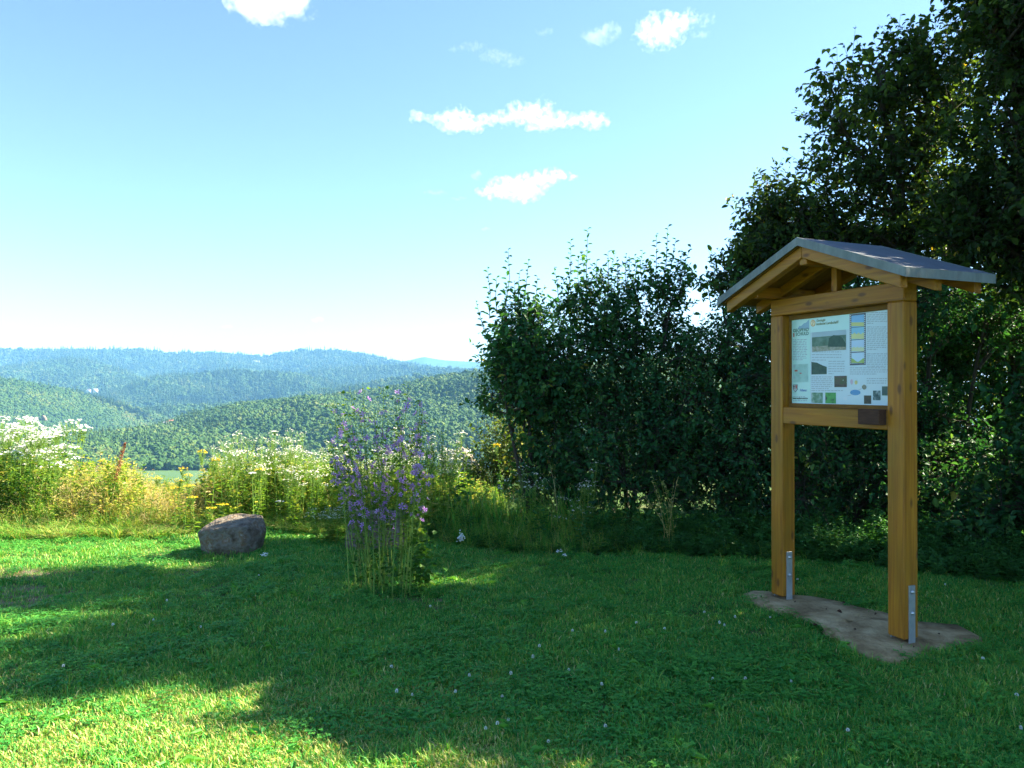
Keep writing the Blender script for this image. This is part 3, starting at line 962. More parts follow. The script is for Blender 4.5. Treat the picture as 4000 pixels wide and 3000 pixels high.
roof_root = slab('roof', RC - HALF, ZE, RC, ZR, Y0 + 0.004, Y1 - 0.004, TH - 0.006, M['roof_sheet'], sign, 0.002)
slab('roof', RC + 0.0005, ZR, RC + HALF, ZE, Y0 + 0.004, Y1 - 0.004, TH - 0.006, M['roof_sheet'], sign, 0.002)
sl = (ZR - ZE) / HALF
for s, (xa, za, xb, zb) in enumerate(((RC - HALF - 0.004, ZE + 0.0025 - 0.004 * sl, RC - 0.0005, ZR + 0.0025), (RC + 0.001, ZR + 0.0025, RC + HALF + 0.004, ZE + 0.0025 - 0.004 * sl))):
    slab('edge_flashing', xa, za, xb, zb, Y0 - 0.003, Y0 + 0.003, 0.056, M['roof_edge'], sign, 0.0)
    slab('edge_flashing', xa, za, xb, zb, Y1 - 0.003, Y1 + 0.003, 0.056, M['roof_edge'], sign, 0.0)
box_obj('edge_flashing', (RC + HALF - 0.001, Y0 + 0.0035, ZE - 0.055), (RC + HALF + 0.005, Y1 - 0.0035, ZE + 0.001), M['roof_edge'], sign, 0.0)
box_obj('edge_flashing', (RC - HALF - 0.005, Y0 + 0.0035, ZE - 0.055), (RC - HALF + 0.001, Y1 - 0.0035, ZE + 0.001), M['roof_edge'], sign, 0.0)
# soffit boards under the felt
slab('soffit', RC - HALF + 0.03, ZE + 0.03 * sl - 0.043, RC - 0.001, ZR - 0.043, Y0 + 0.02, Y1 - 0.02, 0.012, M['frame_wood'], sign, 0.0)
slab('soffit', RC + 0.001, ZR - 0.043, RC + HALF - 0.03, ZE + 0.03 * sl - 0.043, Y0 + 0.02, Y1 - 0.02, 0.012, M['frame_wood'], sign, 0.0)
for (ya, yb) in ((Y0 + 0.035, Y0 + 0.095), (0.03, 0.09), (Y1 - 0.095, Y1 - 0.035)):
    slab('rafter', RC - HALF + 0.06, ZE + 0.06 * sl - 0.056, RC - 0.0012, ZR - 0.056, ya, yb, 0.078, M['wood_x'], sign, 0.004)
    slab('rafter', RC + 0.0012, ZR - 0.056, RC + HALF - 0.06, ZE + 0.06 * sl - 0.056, ya, yb, 0.078, M['wood_x'], sign, 0.004)
for (xc, z0, z1) in ((XL + 0.04, 2.262, 2.345), (-0.04, 2.262, 2.345)):
    box_obj('purlin', (xc - 0.038, Y0 + 0.10, z0), (xc + 0.038, Y1 - 0.10, z1), M['wood_y'], sign, 0.004)
box_obj('purlin', (RC - 0.032, Y0 + 0.05, 2.425), (RC + 0.032, Y1 - 0.05, 2.50), M['wood_y'], sign, 0.004)
box_obj('strut', (RC - 0.024, 0.035, 2.2585), (RC + 0.024, 0.085, 2.43), M['wood_z'], sign, 0.003)

# ---- print on the panel; zoom pixels of the photographed panel are carried on to its plane
vN = np.array([-U[1], U[0]])              # away from the viewer
PY = PB + 0.0108                          # print lies 1.2 mm proud of the panel


def on_panel(zx, zy):
    px = 3040 + zx * 480 / 1896.0; py = 1180 + zy * 420 / 1659.0
    rx = (px - 2000) / F; rz = (HZ - py) / F
    # ray (rx t, t); plane (p - CR).vN = PY
    t = (PY + CR[0] * vN[0] + CR[1] * vN[1]) / (rx * vN[0] + vN[1])
    a = (rx * t - CR[0]) * U[0] + (t - CR[1]) * U[1]
    return a, EYE + rz * t


A0, A1, Z0, Z1 = XI0 + 0.0205, XI1 - 0.0345, 1.488, 2.099
INK = {}


def ink(rgb):
    if rgb not in INK:
        INK[rgb] = plain_mat('print_ink', rgb, 0.4, 0.5, coat=0.5)
    return INK[rgb]


def pic_mat(stops, scale):
    return noise_mat('printed_picture', stops, scale, detail=6, rough=0.4, spec=0.4, bump=0)


def patch(name, poly, mat, lift=0.0):
    """flat printed area from zoom-pixel corners"""
    mb = MB()
    q = [on_panel(*p) for p in poly]
    v = [(min(max(a, A0), A1), PY - lift, min(max(z, Z0), Z1)) for a, z in q]
    mb.add(v, np.array([range(len(v))]))
    return mb.build(name, mat, panel)


def rect(name, x0, y0, x1, y1, mat, lift=0.0):
    """upright rectangle on the panel given two opposite corners in zoom pixels"""
    a0, z0 = on_panel(x0, y0); a1, z1 = on_panel(x1, y1)
    z0_ = z0; z1_ = z1
    mb = MB()
    a0, a1 = max(a0, A0), min(a1, A1); z0_, z1_ = min(z0_, Z1), max(z1_, Z0)
    mb.add([(a0, PY - lift, z1_), (a1, PY - lift, z1_), (a1, PY - lift, z0_), (a0, PY - lift, z0_)], [(0, 1, 2, 3)])
    return mb.build(name, mat, panel)


def text(name, body, zx, zy, size, rgb, italic=False, bold=0.0, end=None):
    cu = bpy.data.curves.new(name, 'FONT')
    cu.body = body; cu.size = size; cu.shear = 0.25 if italic else 0.0; cu.offset = bold; cu.resolution_u = 2
    tmp = bpy.data.objects.new(name, cu)
    C.objects.link(tmp)
    me = bpy.data.meshes.new_from_object(tmp.evaluated_get(bpy.context.evaluated_depsgraph_get()))
    bpy.data.objects.remove(tmp)
    a, z = on_panel(zx, zy)
    o = link(name, me, panel)
    me.materials.clear(); me.materials.append(ink(rgb))
    o.matrix_parent_inverse.identity()
    o.location = (a, PY - 0.0012, z)
    o.rotation_euler = (R(90), 0, 0)
    xs_ = [v.co.x for v in me.vertices]
    wd = 1.0 if end is None else (on_panel(end, zy)[0] - a) / max(1e-4, max(xs_))
    o.scale = (wd, 1, 1)
    return o


rect('column_tint', 205, 262, 497, 1556, ink((0.50, 0.74, 0.68)), -0.0004)
rect('header_tint', 498, 247, 1095, 420, ink((0.55, 0.78, 0.75)), -0.0004)
patch('logo_mountain', [(300, 410), (330, 365), (352, 372), (400, 325), (430, 318), (478, 268), (480, 415)], ink((0.22, 0.40, 0.52)))
text('logo_text', 'GEOPFAD', 230, 466, 0.033, (0.02, 0.13, 0.07), bold=0.0007, end=476)
text('logo_text', 'SCHULD', 272, 522, 0.033, (0.02, 0.13, 0.07), bold=0.0007, end=474)
patch('logo_mark', [(233, 478), (252, 478), (252, 535), (233, 540)], ink((0.45, 0.08, 0.04)))
# number roundel
for rad, colr, lf, nm in ((52, (0.72, 0.30, 0.05), 0.0, 'roundel'), (40, (0.80, 0.72, 0.45), 0.0008, 'roundel')):
    patch(nm, [(538 + rad * 0.72 * math.cos(t), 325 + rad * math.sin(t)) for t in np.linspace(0, 2 * math.pi, 24, endpoint=False)], ink(colr), lf)
text('roundel_number', '7', 523, 352, 0.034, (0.62, 0.22, 0.03), bold=0.0008)
text('heading', 'Geologie', 590, 305, 0.026, (0.16, 0.19, 0.05), True, 0.0006, 730)
text('heading', 'bedeutet Landschaft!', 590, 358, 0.026, (0.16, 0.19, 0.05), True, 0.0006, 935)
LAND = [(0.3, (0.05, 0.11, 0.07)), (0.5, (0.10, 0.19, 0.13)), (0.7, (0.20, 0.30, 0.24))]
rect('picture', 522, 470, 1048, 735, pic_mat([(0.3, (0.35, 0.45, 0.52)), (0.7, (0.48, 0.58, 0.64))], 3))
rect('picture_hills', 522, 545, 1048, 690, pic_mat(LAND, 14), 0.0008)
patch('picture_hill', [(770, 690), (785, 560), (850, 510), (940, 515), (1000, 560), (1046, 640), (1046, 690)], pic_mat([(0.3, (0.015, 0.06, 0.045)), (0.7, (0.05, 0.12, 0.08))], 25), 0.0014)
rect('picture_field', 522, 688, 1048, 735, pic_mat([(0.3, (0.16, 0.22, 0.13)), (0.5, (0.36, 0.34, 0.26)), (0.7, (0.5, 0.45, 0.4))], 40), 0.0011)
patch('picture', [(512, 922), (600, 935), (680, 975), (748, 1000), (748, 1112), (512, 1118)], pic_mat([(0.3, (0.02, 0.06, 0.05)), (0.7, (0.05, 0.11, 0.07))], 30))
rect('picture', 865, 1140, 1058, 1312, pic_mat([(0.3, (0.03, 0.03, 0.02)), (0.5, (0.12, 0.09, 0.07)), (0.62, (0.06, 0.12, 0.03)), (0.72, (0.6, 0.6, 0.62))], 22))
rect('picture', 512, 1395, 686, 1560, pic_mat([(0.3, (0.06, 0.16, 0.09)), (0.5, (0.16, 0.30, 0.20)), (0.7, (0.40, 0.50, 0.46))], 30))
rect('picture', 726, 1395, 890, 1565, pic_mat([(0.36, (0.02, 0.04, 0.05)), (0.46, (0.07, 0.32, 0.08)), (0.7, (0.12, 0.42, 0.12))], 16))
rect('picture', 1322, 1440, 1434, 1572, pic_mat([(0.3, (0.03, 0.035, 0.03)), (0.7, (0.10, 0.085, 0.05))], 40))
rect('picture', 1462, 1365, 1578, 1515, pic_mat([(0.35, (0.02, 0.05, 0.06)), (0.5, (0.10, 0.18, 0.18)), (0.68, (0.7, 0.75, 0.8))], 26))
rect('picture', 1600, 1300, 1692, 1442, pic_mat([(0.35, (0.03, 0.07, 0.10)), (0.65, (0.10, 0.17, 0.10))], 26))
# map
rect('map', 230, 962, 464, 1236, pic_mat([(0.3, (0.30, 0.50, 0.44)), (0.55, (0.42, 0.62, 0.56)), (0.7, (0.36, 0.46, 0.48))], 18))
rect('map_route', 255, 1048, 300, 1070, ink((0.5, 0.08, 0.06)), 0.0008)
rect('map_route', 330, 1090, 362, 1106, ink((0.5, 0.10, 0.08)), 0.0008)
# film strip
rect('film_strip', 1105, 190, 1352, 968, ink((0.015, 0.03, 0.06)))
for q, (y0, y1) in enumerate(((212, 372), (398, 568), (592, 760), (785, 940))):
    skyc = [(0.16, 0.42, 0.72), (0.20, 0.50, 0.68), (0.45, 0.60, 0.78), (0.50, 0.66, 0.80)][q]
    rect('film_frame', 1132, y0, 1328, y1, ink(skyc), 0.0008)
    ym = y0 + (y1 - y0) * [0.62, 0.5, 0.62, 0.7][q]
    pts = [(1132, y1)] + [(1132 + 196 * t, ym + [0, 26, 18, 55][q] * (math.sin(t * [3, 19, 23, 6.28][q] + (1.57 if q == 3 else 0)) * (-1 if q == 3 else 1)) * 0.5) for t in np.linspace(0, 1, 20)] + [(1328, y1)]
    patch('film_land', pts, ink([(0.55, 0.56, 0.16), (0.62, 0.62, 0.25), (0.58, 0.62, 0.36), (0.30, 0.42, 0.06)][q]), 0.0014)
for sx in (1119, 1339):
    mb = MB()
    for q in range(25):
        y = 207 + q * 30.6
        a, z = on_panel(sx, y)
        w_, h_ = 0.0032, 0.0035
        mb.add([(a - w_, PY - 0.0008, z - h_), (a + w_, PY - 0.0008, z - h_), (a + w_, PY - 0.0008, z + h_), (a - w_, PY - 0.0008, z + h_)], [(0, 1, 2, 3)])
    mb.build('sprocket_holes', ink((0.7, 0.75, 0.78)), panel)
# lower right diagram
patch('oval', [(1188 + 80 * math.cos(t), 1395 + 43 * math.sin(t)) for t in np.linspace(0, 2 * math.pi, 28, endpoint=False)], ink((0.03, 0.24, 0.50)))
patch('emblem', [(1132 + 21 * math.cos(t), 1232 + 42 * math.sin(t)) for t in np.linspace(0, 2 * math.pi, 18, endpoint=False)], ink((0.55, 0.40, 0.50)))
patch('emblem', [(1200 + 24 * math.cos(t), 1240 + 32 * math.sin(t)) for t in np.linspace(0, 2 * math.pi, 18, endpoint=False)], ink((0.62, 0.52, 0.16)))
patch('emblem', [(1326 + 36 * math.cos(t), 1312 + 38 * math.sin(t)) for t in np.linspace(0, 2 * math.pi, 20, endpoint=False)], ink((0.16, 0.17, 0.10)))
for (x0, y0, x1, y1) in ((1178, 1318, 1184, 1350), (1072, 1440, 1120, 1432), (1238, 1352, 1290, 1330)):
    patch('diagram_line', [(x0, y0), (x1, y1), (x1, y1 + 8), (x0, y0 + 8)], ink((0.35, 0.4, 0.45)), 0.0004)
patch('sketch', [(1005, 1470), (1060, 1465), (1062, 1510), (1040, 1520), (1008, 1508)], ink((0.60, 0.68, 0.72)))
# coat of arms and script logo
patch('coat_of_arms', [(226, 1275), (300, 1270), (300, 1345), (265, 1392), (226, 1350)], ink((0.05, 0.05, 0.05)))
patch('coat_of_arms_field', [(232, 1282), (294, 1277), (294, 1342), (264, 1384), (232, 1346)], ink((0.55, 0.55, 0.55)), 0.0008)
patch('coat_of_arms_cross', [(240, 1285), (250, 1284), (250, 1340), (240, 1340)], ink((0.02, 0.02, 0.03)), 0.0014)
patch('coat_of_arms_cross', [(233, 1302), (262, 1301), (262, 1311), (233, 1312)], ink((0.02, 0.02, 0.03)), 0.0016)
patch('coat_of_arms_eagle', [(266, 1284), (292, 1282), (290, 1335), (270, 1335)], ink((0.45, 0.08, 0.06)), 0.0014)
text('script_logo', 'Adenau', 335, 1376, 0.026, (0.10, 0.20, 0.50), True, 0.0006, 440)
text('web_address', 'www.geopfad-schuld.de', 224, 1494, 0.018, (0.03, 0.06, 0.05), False, 0.0006, 456)
# grey blocks of small print, word by word
mb = MB()


def lines(x0, x1, y0, y1, n, end=0.8, h=7.0):
    for k in range(n):
        y = y0 + (y1 - y0) * k / max(1, n - 1)
        xe = x0 + (x1 - x0) * (random.uniform(0.92, 1.0) if k < n - 1 else end)
        x = x0
        while x < xe:
            wd = random.uniform(14, 60)
            xx = min(x + wd, xe)
            a0, z0 = on_panel(x, y); a1, z1 = on_panel(xx, y)
            a1 = min(a1, A1); a0 = max(a0, A0)
            if a1 > a0:
                hh = 0.0028
                mb.add([(a0, PY, z0 - hh), (a1, PY, z0 - hh), (a1, PY, z0 + hh), (a0, PY, z0 + hh)], [(0, 1, 2, 3)])
            x = xx + random.uniform(8, 13)


lines(228, 450, 580, 890, 13, 0.7)
lines(520, 1000, 770, 895, 4, 0.45)
lines(775, 1030, 915, 1105, 6, 0.3)
lines(512, 845, 1155, 1335, 7, 0.8)
lines(512, 1000, 1366, 1368, 1, 1.0)
lines(1372, 1690, 165, 330, 6, 0.3)
lines(1372, 1690, 385, 730, 12, 0.5)
lines(1368, 1690, 800, 990, 7, 0.9)
lines(1105, 1690, 1015, 1110, 4, 0.7)
lines(1366, 1690, 1180, 1250, 3, 0.95)
lines(232, 455, 1460, 1462, 1, 0.8)
lines(232, 455, 1520, 1522, 1, 0.95)
o = mb.build('small_print', ink((0.33, 0.40, 0.44)), panel)
o['kind'] = 'stuff'

# concrete pad under the posts
pad_px = [(205, 505), (240, 560), (330, 610), (480, 655), (620, 690), (730, 735), (790, 800), (880, 850), (990, 905), (1110, 955), (1230, 982), (1330, 985), (1440, 960), (1540, 925), (1680, 905), (1830, 880), (1905, 850), (1860, 800), (1760, 755), (1620, 740), (1480, 738), (1330, 690), (1180, 645), (1020, 612), (880, 580), (760, 545), (640, 525), (480, 515), (330, 492), (250, 488)]
PAD = [G(2800 + x * 0.5425, 2050 + y * 0.5425) for x, y in pad_px]
pv_ = np.array(PAD); pc = pv_.mean(0)
mb = MB(); n = len(PAD); k = np.arange(n)
rings = []
for s, z in ((1.03, -0.03), (1.0, 0.012), (0.93, 0.030), (0.62, 0.034), (0.3, 0.036)):
    q = pc + (pv_ - pc) * s
    q = q + rng.normal(0, 0.016, q.shape)
    rings.append(np.column_stack([q, np.full(n, z) + rng.normal(0, 0.002, n)]))
V = np.concatenate(rings + [np.array([[pc[0], pc[1], 0.036]])])
mb.add(V, np.concatenate([np.stack([r * n + k, r * n + (k + 1) % n, (r + 1) * n + (k + 1) % n, (r + 1) * n + k], 1) for r in range(4)]))
mb.f.append(np.stack([4 * n + k, 4 * n + (k + 1) % n, np.full(n, 5 * n)], 1)); mb.m.append(np.zeros(n, int))
pad = mb.build('concrete_pad', M['concrete'], smooth=True)
tag(pad, 'worn irregular concrete footing in the grass under the sign', 'concrete pad')

# ------------------------------------------------------------------ boulders
x, y = G(915, 2160)
rk = link('boulder', rock_mesh('boulder', [(-0.20, -0.12, -0.06), (0.20, -0.15, -0.06), (0.23, 0.25, -0.06), (-0.18, 0.25, -0.06),
                                           (-0.315, -0.02, 0.20), (-0.29, -0.10, 0.24), (-0.285, 0.1, 0.27), (-0.16, -0.16, 0.275), (0.20, -0.17, 0.315), (0.235, -0.05, 0.335), (0.24, 0.22, 0.365), (-0.05, 0.30, 0.375), (-0.2, 0.2, 0.34),
                                           (0.325, -0.02, 0.19), (0.31, 0.15, 0.24), (-0.30, 0.0, 0.12), (0.28, -0.12, 0.06), (0.27, 0.0, 0.03), (-0.12, -0.19, 0.12), (0.18, -0.21, 0.1)], M['rock'], 0.024, 3, 0.010, 7.0, 2.0))
rk.location = (x - 0.07, y + 0.10, -0.02)
rk.scale = (1.0, 1.0, 0.93)
tag(rk, 'grey-brown boulder with a flat top at the edge of the meadow', 'boulder', 'boulders along the meadow edge')
x, y = G(1465, 2150)
rk2 = link('boulder', rock_mesh('boulder', [(-0.30, -0.10, -0.05), (0.27, -0.12, -0.05), (0.28, 0.25, -0.05), (-0.28, 0.25, -0.05), (-0.30, -0.08, 0.20), (-0.22, -0.06, 0.36), (0.0, -0.05, 0.375), (0.25, -0.08, 0.345), (0.27, -0.08, 0.2), (0.25, 0.22, 0.34), (-0.2, 0.22, 0.36)], M['rock'], 0.03, 3, 0.014, 7.0, 8.0))
rk2.location = (x, y + 0.1, 0)
tag(rk2, 'upright blocky dark boulder half hidden behind the purple mallow', 'boulder', 'boulders along the meadow edge')

# ------------------------------------------------------------------ trees and shrubs
SHR = [(0.0, (0.014, 0.066, 0.026)), (0.4, (0.028, 0.118, 0.040)), (0.75, (0.06, 0.17, 0.046)), (0.93, (0.12, 0.22, 0.05)), (1.0, (0.30, 0.26, 0.04))]
M['leaf_shrub'] = leaf_mat('shrub_leaf', SHR, trans=0.38, spec=0.2, rough=0.5)
M['leaf_tree'] = leaf_mat('tree_leaf', [(0.0, (0.018, 0.042, 0.014)), (0.4, (0.036, 0.075, 0.020)), (0.75, (0.08, 0.14, 0.026)), (0.94, (0.15, 0.20, 0.035)), (1.0, (0.42, 0.32, 0.04))], trans=0.45, spec=0.18, rough=0.5)
M['leaf_low'] = leaf_mat('undergrowth_leaf', [(0.0, (0.035, 0.13, 0.035)), (0.5, (0.07, 0.23, 0.05)), (0.9, (0.14, 0.32, 0.06)), (1.0, (0.30, 0.28, 0.08))], trans=0.36)
M['leaf_sun'] = leaf_mat('sunlit_shrub_leaf', [(0.0, (0.06, 0.11, 0.02)), (0.5, (0.11, 0.18, 0.03)), (0.9, (0.20, 0.24, 0.05)), (1.0, (0.45, 0.34, 0.03))], trans=0.4)  # paler, yellower leaf copy: sunlight put into the colour of one bush


def tree(name, base, lobes, trunks, n_twig, leaf, label, category, mat, group=None, per=14, twig=(0.25, 0.5), shoots=(), up=0.35, limbs=40, aspect=0.55, r_trunk=0.05, shell=0.33, colmean=0.45, hang=0.25):
    """trunk and limbs as one part, leafy twigs spread through the crown's lobes as another.
    lobes: (x, y, z, rx, ry, rz) in world space"""
    root = empty(name, (base[0], base[1], 0))
    tag(root, label, category, group)
    off = np.array([base[0], base[1], 0.0])
    lobes = np.array(lobes, float)
    vol = lobes[:, 3] * lobes[:, 4] * lobes[:, 5]
    wgt = vol ** 0.8; wgt /= wgt.sum()
    which = rng.choice(len(lobes), n_twig, p=wgt)
    lc = lobes[which, :3]; lr = lobes[which, 3:]
    dirs = rand_unit(n_twig)
    rad = rng.random(n_twig)[:, None] ** shell
    # lumpy outline
    lump = np.array([mnoise.fractal(Vector(d * 1.9) + Vector((w * 5.1, 1.3, base[0])), 1.0, 2.0, 3) for d, w in zip(dirs, which)])[:, None]
    S = lc + dirs * lr * rad * (1 + 0.42 * lump)
    keep = S[:, 2] > gz(S[:, 0], S[:, 1]) + 0.05
    S = S[keep]; dirs = dirs[keep]; n = len(S)
    D = unit(dirs * 0.75 + np.array([0, 0, up]) + rng.normal(0, 0.45, (n, 3)))
    Lt = rng.uniform(twig[0], twig[1], n)
    P0 = S - D * (Lt * 0.5)[:, None]; P2 = S + D * (Lt * 0.5)[:, None] + np.array([0, 0, 0.04]); P1 = (P0 + P2) / 2 + rng.normal(0, 0.02, (n, 3))
    wood = MB()
    # shoots: tall leafy rods standing out of the crown
    sh0 = []; sh2 = []
    for (tip, length, lean) in shoots:
        t = np.array(tip); b0 = t - np.array([lean, 0.0, length])
        sh0.append(b0); sh2.append(t)
    for (pa, pb_, ra, rb) in trunks:
        pts = bezier(np.array(pa), (np.array(pa) + np.array(pb_)) / 2 + rng.normal(0, 0.12, 3) * np.array([1, 1, 0.2]), np.array(pb_), 8)
        tube(wood, pts - off, np.linspace(ra, rb, 8), 7)
    tr_pts = np.concatenate([bezier(np.array(a), (np.array(a) + np.array(b)) / 2, np.array(b), 10)[3:] for a, b, _, _ in trunks])
    pick = rng.choice(n, min(limbs, n), replace=False)
    limb_pts = [tr_pts]
    for q in pick:
        d2 = np.linalg.norm(tr_pts - S[q], axis=1) + np.maximum(0, tr_pts[:, 2] - S[q][2] + 0.2) * 2
        a = tr_pts[np.argmin(d2)]
        mid = (a + S[q]) / 2 + np.array([0, 0, 0.12 * np.linalg.norm(S[q] - a)]) + rng.normal(0, 0.05, 3)
        pts = bezier(a, mid, S[q], 7)
        tube(wood, pts - off, np.linspace(r_trunk * 0.42, 0.005, 7), 4)
        limb_pts.append(pts[2:])
    LP = np.concatenate(limb_pts)
    # side branches carry the twigs
    nb = min(n, n // 2)
    sel = rng.choice(n, nb, replace=False)
    A = np.empty((nb, 3))
    for c0_ in range(0, nb, 500):
        blk = P0[sel[c0_:c0_ + 500]]
        dist = ((blk[:, None, :] - LP[None, :, :]) ** 2).sum(-1)
        A[c0_:c0_ + 500] = LP[np.argmin(dist, 1)]
    mid = (A + P0[sel]) / 2 + np.array([0, 0, 0.03]) + rng.normal(0, 0.03, (nb, 3))
    twigs_batch(wood, A - off, mid - off, P0[sel] - off, 0.006, 0.003)
    twigs_batch(wood, P0 - off, P1 - off, P2 - off, 0.0035, 0.0015)
    if sh0:
        sh0 = np.array(sh0); sh2 = np.array(sh2)
        twigs_batch(wood, sh0 - off, (sh0 + sh2) / 2 - off + rng.normal(0, 0.015, sh0.shape), sh2 - off, 0.006, 0.002)
    wood.build('trunk', M['bark'], root)
    lv = MB()
    k = np.tile(np.arange(per), n); own = np.repeat(np.arange(n), per)
    tt = (k + rng.random(n * per)) / per
    B = P0[own] * (1 - tt[:, None]) + P2[own] * tt[:, None] + rng.normal(0, 0.012, (n * per, 3))
    ax = D[own]
    side = unit(np.cross(ax, rand_unit(n * per)))
    LD = unit(side * 0.9 + ax * 0.55 + np.array([0, 0, -hang]) + rng.normal(0, 0.15, side.shape))
    LN = unit(np.array([0, 0, 1.0]) + ax * 0.3 + rng.normal(0, 0.55, side.shape))
    LL = leaf * rng.uniform(0.6, 1.25, n)[own] * rng.uniform(0.55, 1.3, n * per)
    tc = np.clip(rng.normal(colmean, 0.22, n), 0.02, 0.9)[own]
    cc = np.clip(tc + rng.normal(0, 0.10, n * per), 0, 0.92)
    cc = np.where(rng.random(n * per) < 0.004, 1.0, cc)
    leaves_batch(lv, B - off, LD, LN, LL, LL * aspect * rng.uniform(0.85, 1.15, n * per), 0.22, rng.uniform(0.02, 0.28, n * per), cc)
    if len(sh0):
        for a, b in zip(sh0, sh2):
            L_ = np.linalg.norm(b - a); m = int(L_ / 0.034)
            t = np.linspace(0.0, 1.0, m)[:, None]
            B = a * (1 - t) + b * t
            an = np.arange(m) * 2.4 + rng.uniform(0, 6)
            hd = np.stack([np.cos(an), np.sin(an), np.full(m, 0.55)], 1) + rng.normal(0, 0.15, (m, 3))
            ll = leaf * np.linspace(1.5, 0.85, m) * rng.uniform(0.8, 1.15, m)
            leaves_batch(lv, B - off, hd, np.array([0, 0, 1.0]) + rng.normal(0, 0.25, (m, 3)), ll, ll * aspect, 0.3, 0.2, np.clip(rng.normal(0.5, 0.12, m), 0, 0.9))
    lv.build('crown', mat, root)
    return root


def lobe(px, py, d, rx, rz, ry=None):
    """lobe from its place in the view: half sizes rx (across) and rz (up) in pixels at depth d"""
    c = P(px, py, d)
    return (c[0], c[1], c[2], rx / F * d, (ry if ry else rx / F * d), rz / F * d)


def sh(px, py, d, length, lean=0.0):
    return (P(px, py, d), length, lean)


# big rounded shrub with upright shoots, left end of the hedge
d = 8.35
tree('shrub', P(2060, 2100, d)[:2], [lobe(2050, 1330, d, 95, 140), lobe(2000, 1460, d, 100, 120), lobe(2100, 1560, d, 130, 150), lobe(1960, 1390, d + 0.3, 70, 90), lobe(2130, 1400, d - 0.2, 110, 160), lobe(2190, 1760, d, 110, 170), lobe(2230, 1950, d, 110, 120), lobe(1990, 1230, d, 40, 80), lobe(2075, 1210, d, 40, 70), lobe(1930, 1560, d + 0.2, 60, 60), lobe(2080, 1860, d, 70, 150)],
     [((P(2060, 2110, d)[0], d, -0.05), P(2040, 1350, d), 0.035, 0.012), ((P(2110, 2110, d)[0], d + 0.1, -0.05), P(2150, 1300, d + 0.2), 0.03, 0.01), ((P(2090, 2110, d)[0], d - 0.1, -0.05), P(1960, 1480, d), 0.028, 0.01)],
     950, 0.066, 'large dark shrub with upright leafy shoots at the left end of the hedge', 'shrub', M['leaf_shrub'], 'hedge shrubs behind the lawn',
     shoots=[sh(1985, 975, d, 0.62, 0.03), sh(1905, 1050, d, 0.55, -0.02), sh(2065, 1020, d, 0.5, 0.06), sh(1940, 1085, d, 0.4), sh(2030, 1060, d, 0.45), sh(2100, 1080, d, 0.4, 0.05), sh(1860, 1180, d, 0.35, -0.1), sh(1880, 1250, d, 0.3, -0.12), sh(2010, 1100, d, 0.35)], up=0.5)
d = 8.6
tree('shrub', P(2420, 2110, d)[:2], [lobe(2310, 1290, d, 140, 150), lobe(2460, 1300, d, 150, 150), lobe(2300, 1500, d - 0.2, 170, 190), lobe(2520, 1520, d - 0.2, 190, 210), lobe(2610, 1300, d + 0.2, 85, 120), lobe(2400, 1780, d - 0.4, 230, 230), lobe(2600, 1790, d - 0.4, 190, 220), lobe(2290, 1130, d, 60, 90), lobe(2380, 1140, d, 60, 70), lobe(2480, 1130, d, 70, 70), lobe(2590, 1120, d, 60, 90), lobe(2660, 1120, d, 50, 90), lobe(2220, 1180, d, 50, 80)],
     [((P(2400, 2110, d)[0], d, -0.05), P(2330, 1250, d), 0.04, 0.012), ((P(2460, 2110, d)[0], d + 0.1, -0.05), P(2500, 1200, d + 0.2), 0.035, 0.01), ((P(2440, 2110, d)[0], d - 0.1, -0.05), P(2620, 1180, d), 0.03, 0.01)],
     1600, 0.062, 'broad dark shrub with tall thin shoots in the middle of the hedge', 'shrub', M['leaf_shrub'], 'hedge shrubs behind the lawn',
     shoots=[sh(2297, 893, d, 0.75, 0.02), sh(2230, 940, d, 0.62, 0.03), sh(2165, 1045, d, 0.4, -0.05), sh(2375, 985, d, 0.4), sh(2447, 995, d, 0.42), sh(2510, 980, d, 0.4), sh(2565, 915, d, 0.62, 0.02), sh(2610, 885, d, 0.72, 0.05), sh(2700, 965, d, 0.6, 0.25), sh(2640, 935, d, 0.5, 0.08), sh(2260, 1010, d, 0.35), sh(2330, 1020, d, 0.3), sh(2410, 1010, d, 0.35), sh(2670, 985, d, 0.5, 0.2), sh(2480, 1000, d, 0.3)], up=0.5)
d = 8.4
tree('shrub', P(2840, 2150, d)[:2], [lobe(2740, 1500, d, 190, 200), lobe(2950, 1330, d + 0.2, 190, 200), lobe(2850, 1620, d - 0.3, 280, 300), lobe(3050, 1450, d, 220, 300), lobe(2780, 1850, d - 0.4, 240, 240), lobe(3020, 1850, d - 0.5, 260, 260), lobe(2690, 1340, d + 0.3, 70, 100)],
     [((P(2830, 2150, d)[0], d, -0.05), P(2850, 1300, d), 0.045, 0.012), ((P(2900, 2150, d)[0], d + 0.1, -0.05), P(3000, 1300, d), 0.04, 0.012)],
     2100, 0.055, 'dense dark shrub in the hedge just left of the sign', 'shrub', M['leaf_shrub'], 'hedge shrubs behind the lawn', up=0.3,
     shoots=[sh(2790, 1020, d, 0.4), sh(2760, 1075, d, 0.35, -0.05), sh(2810, 1100, d, 0.3)])
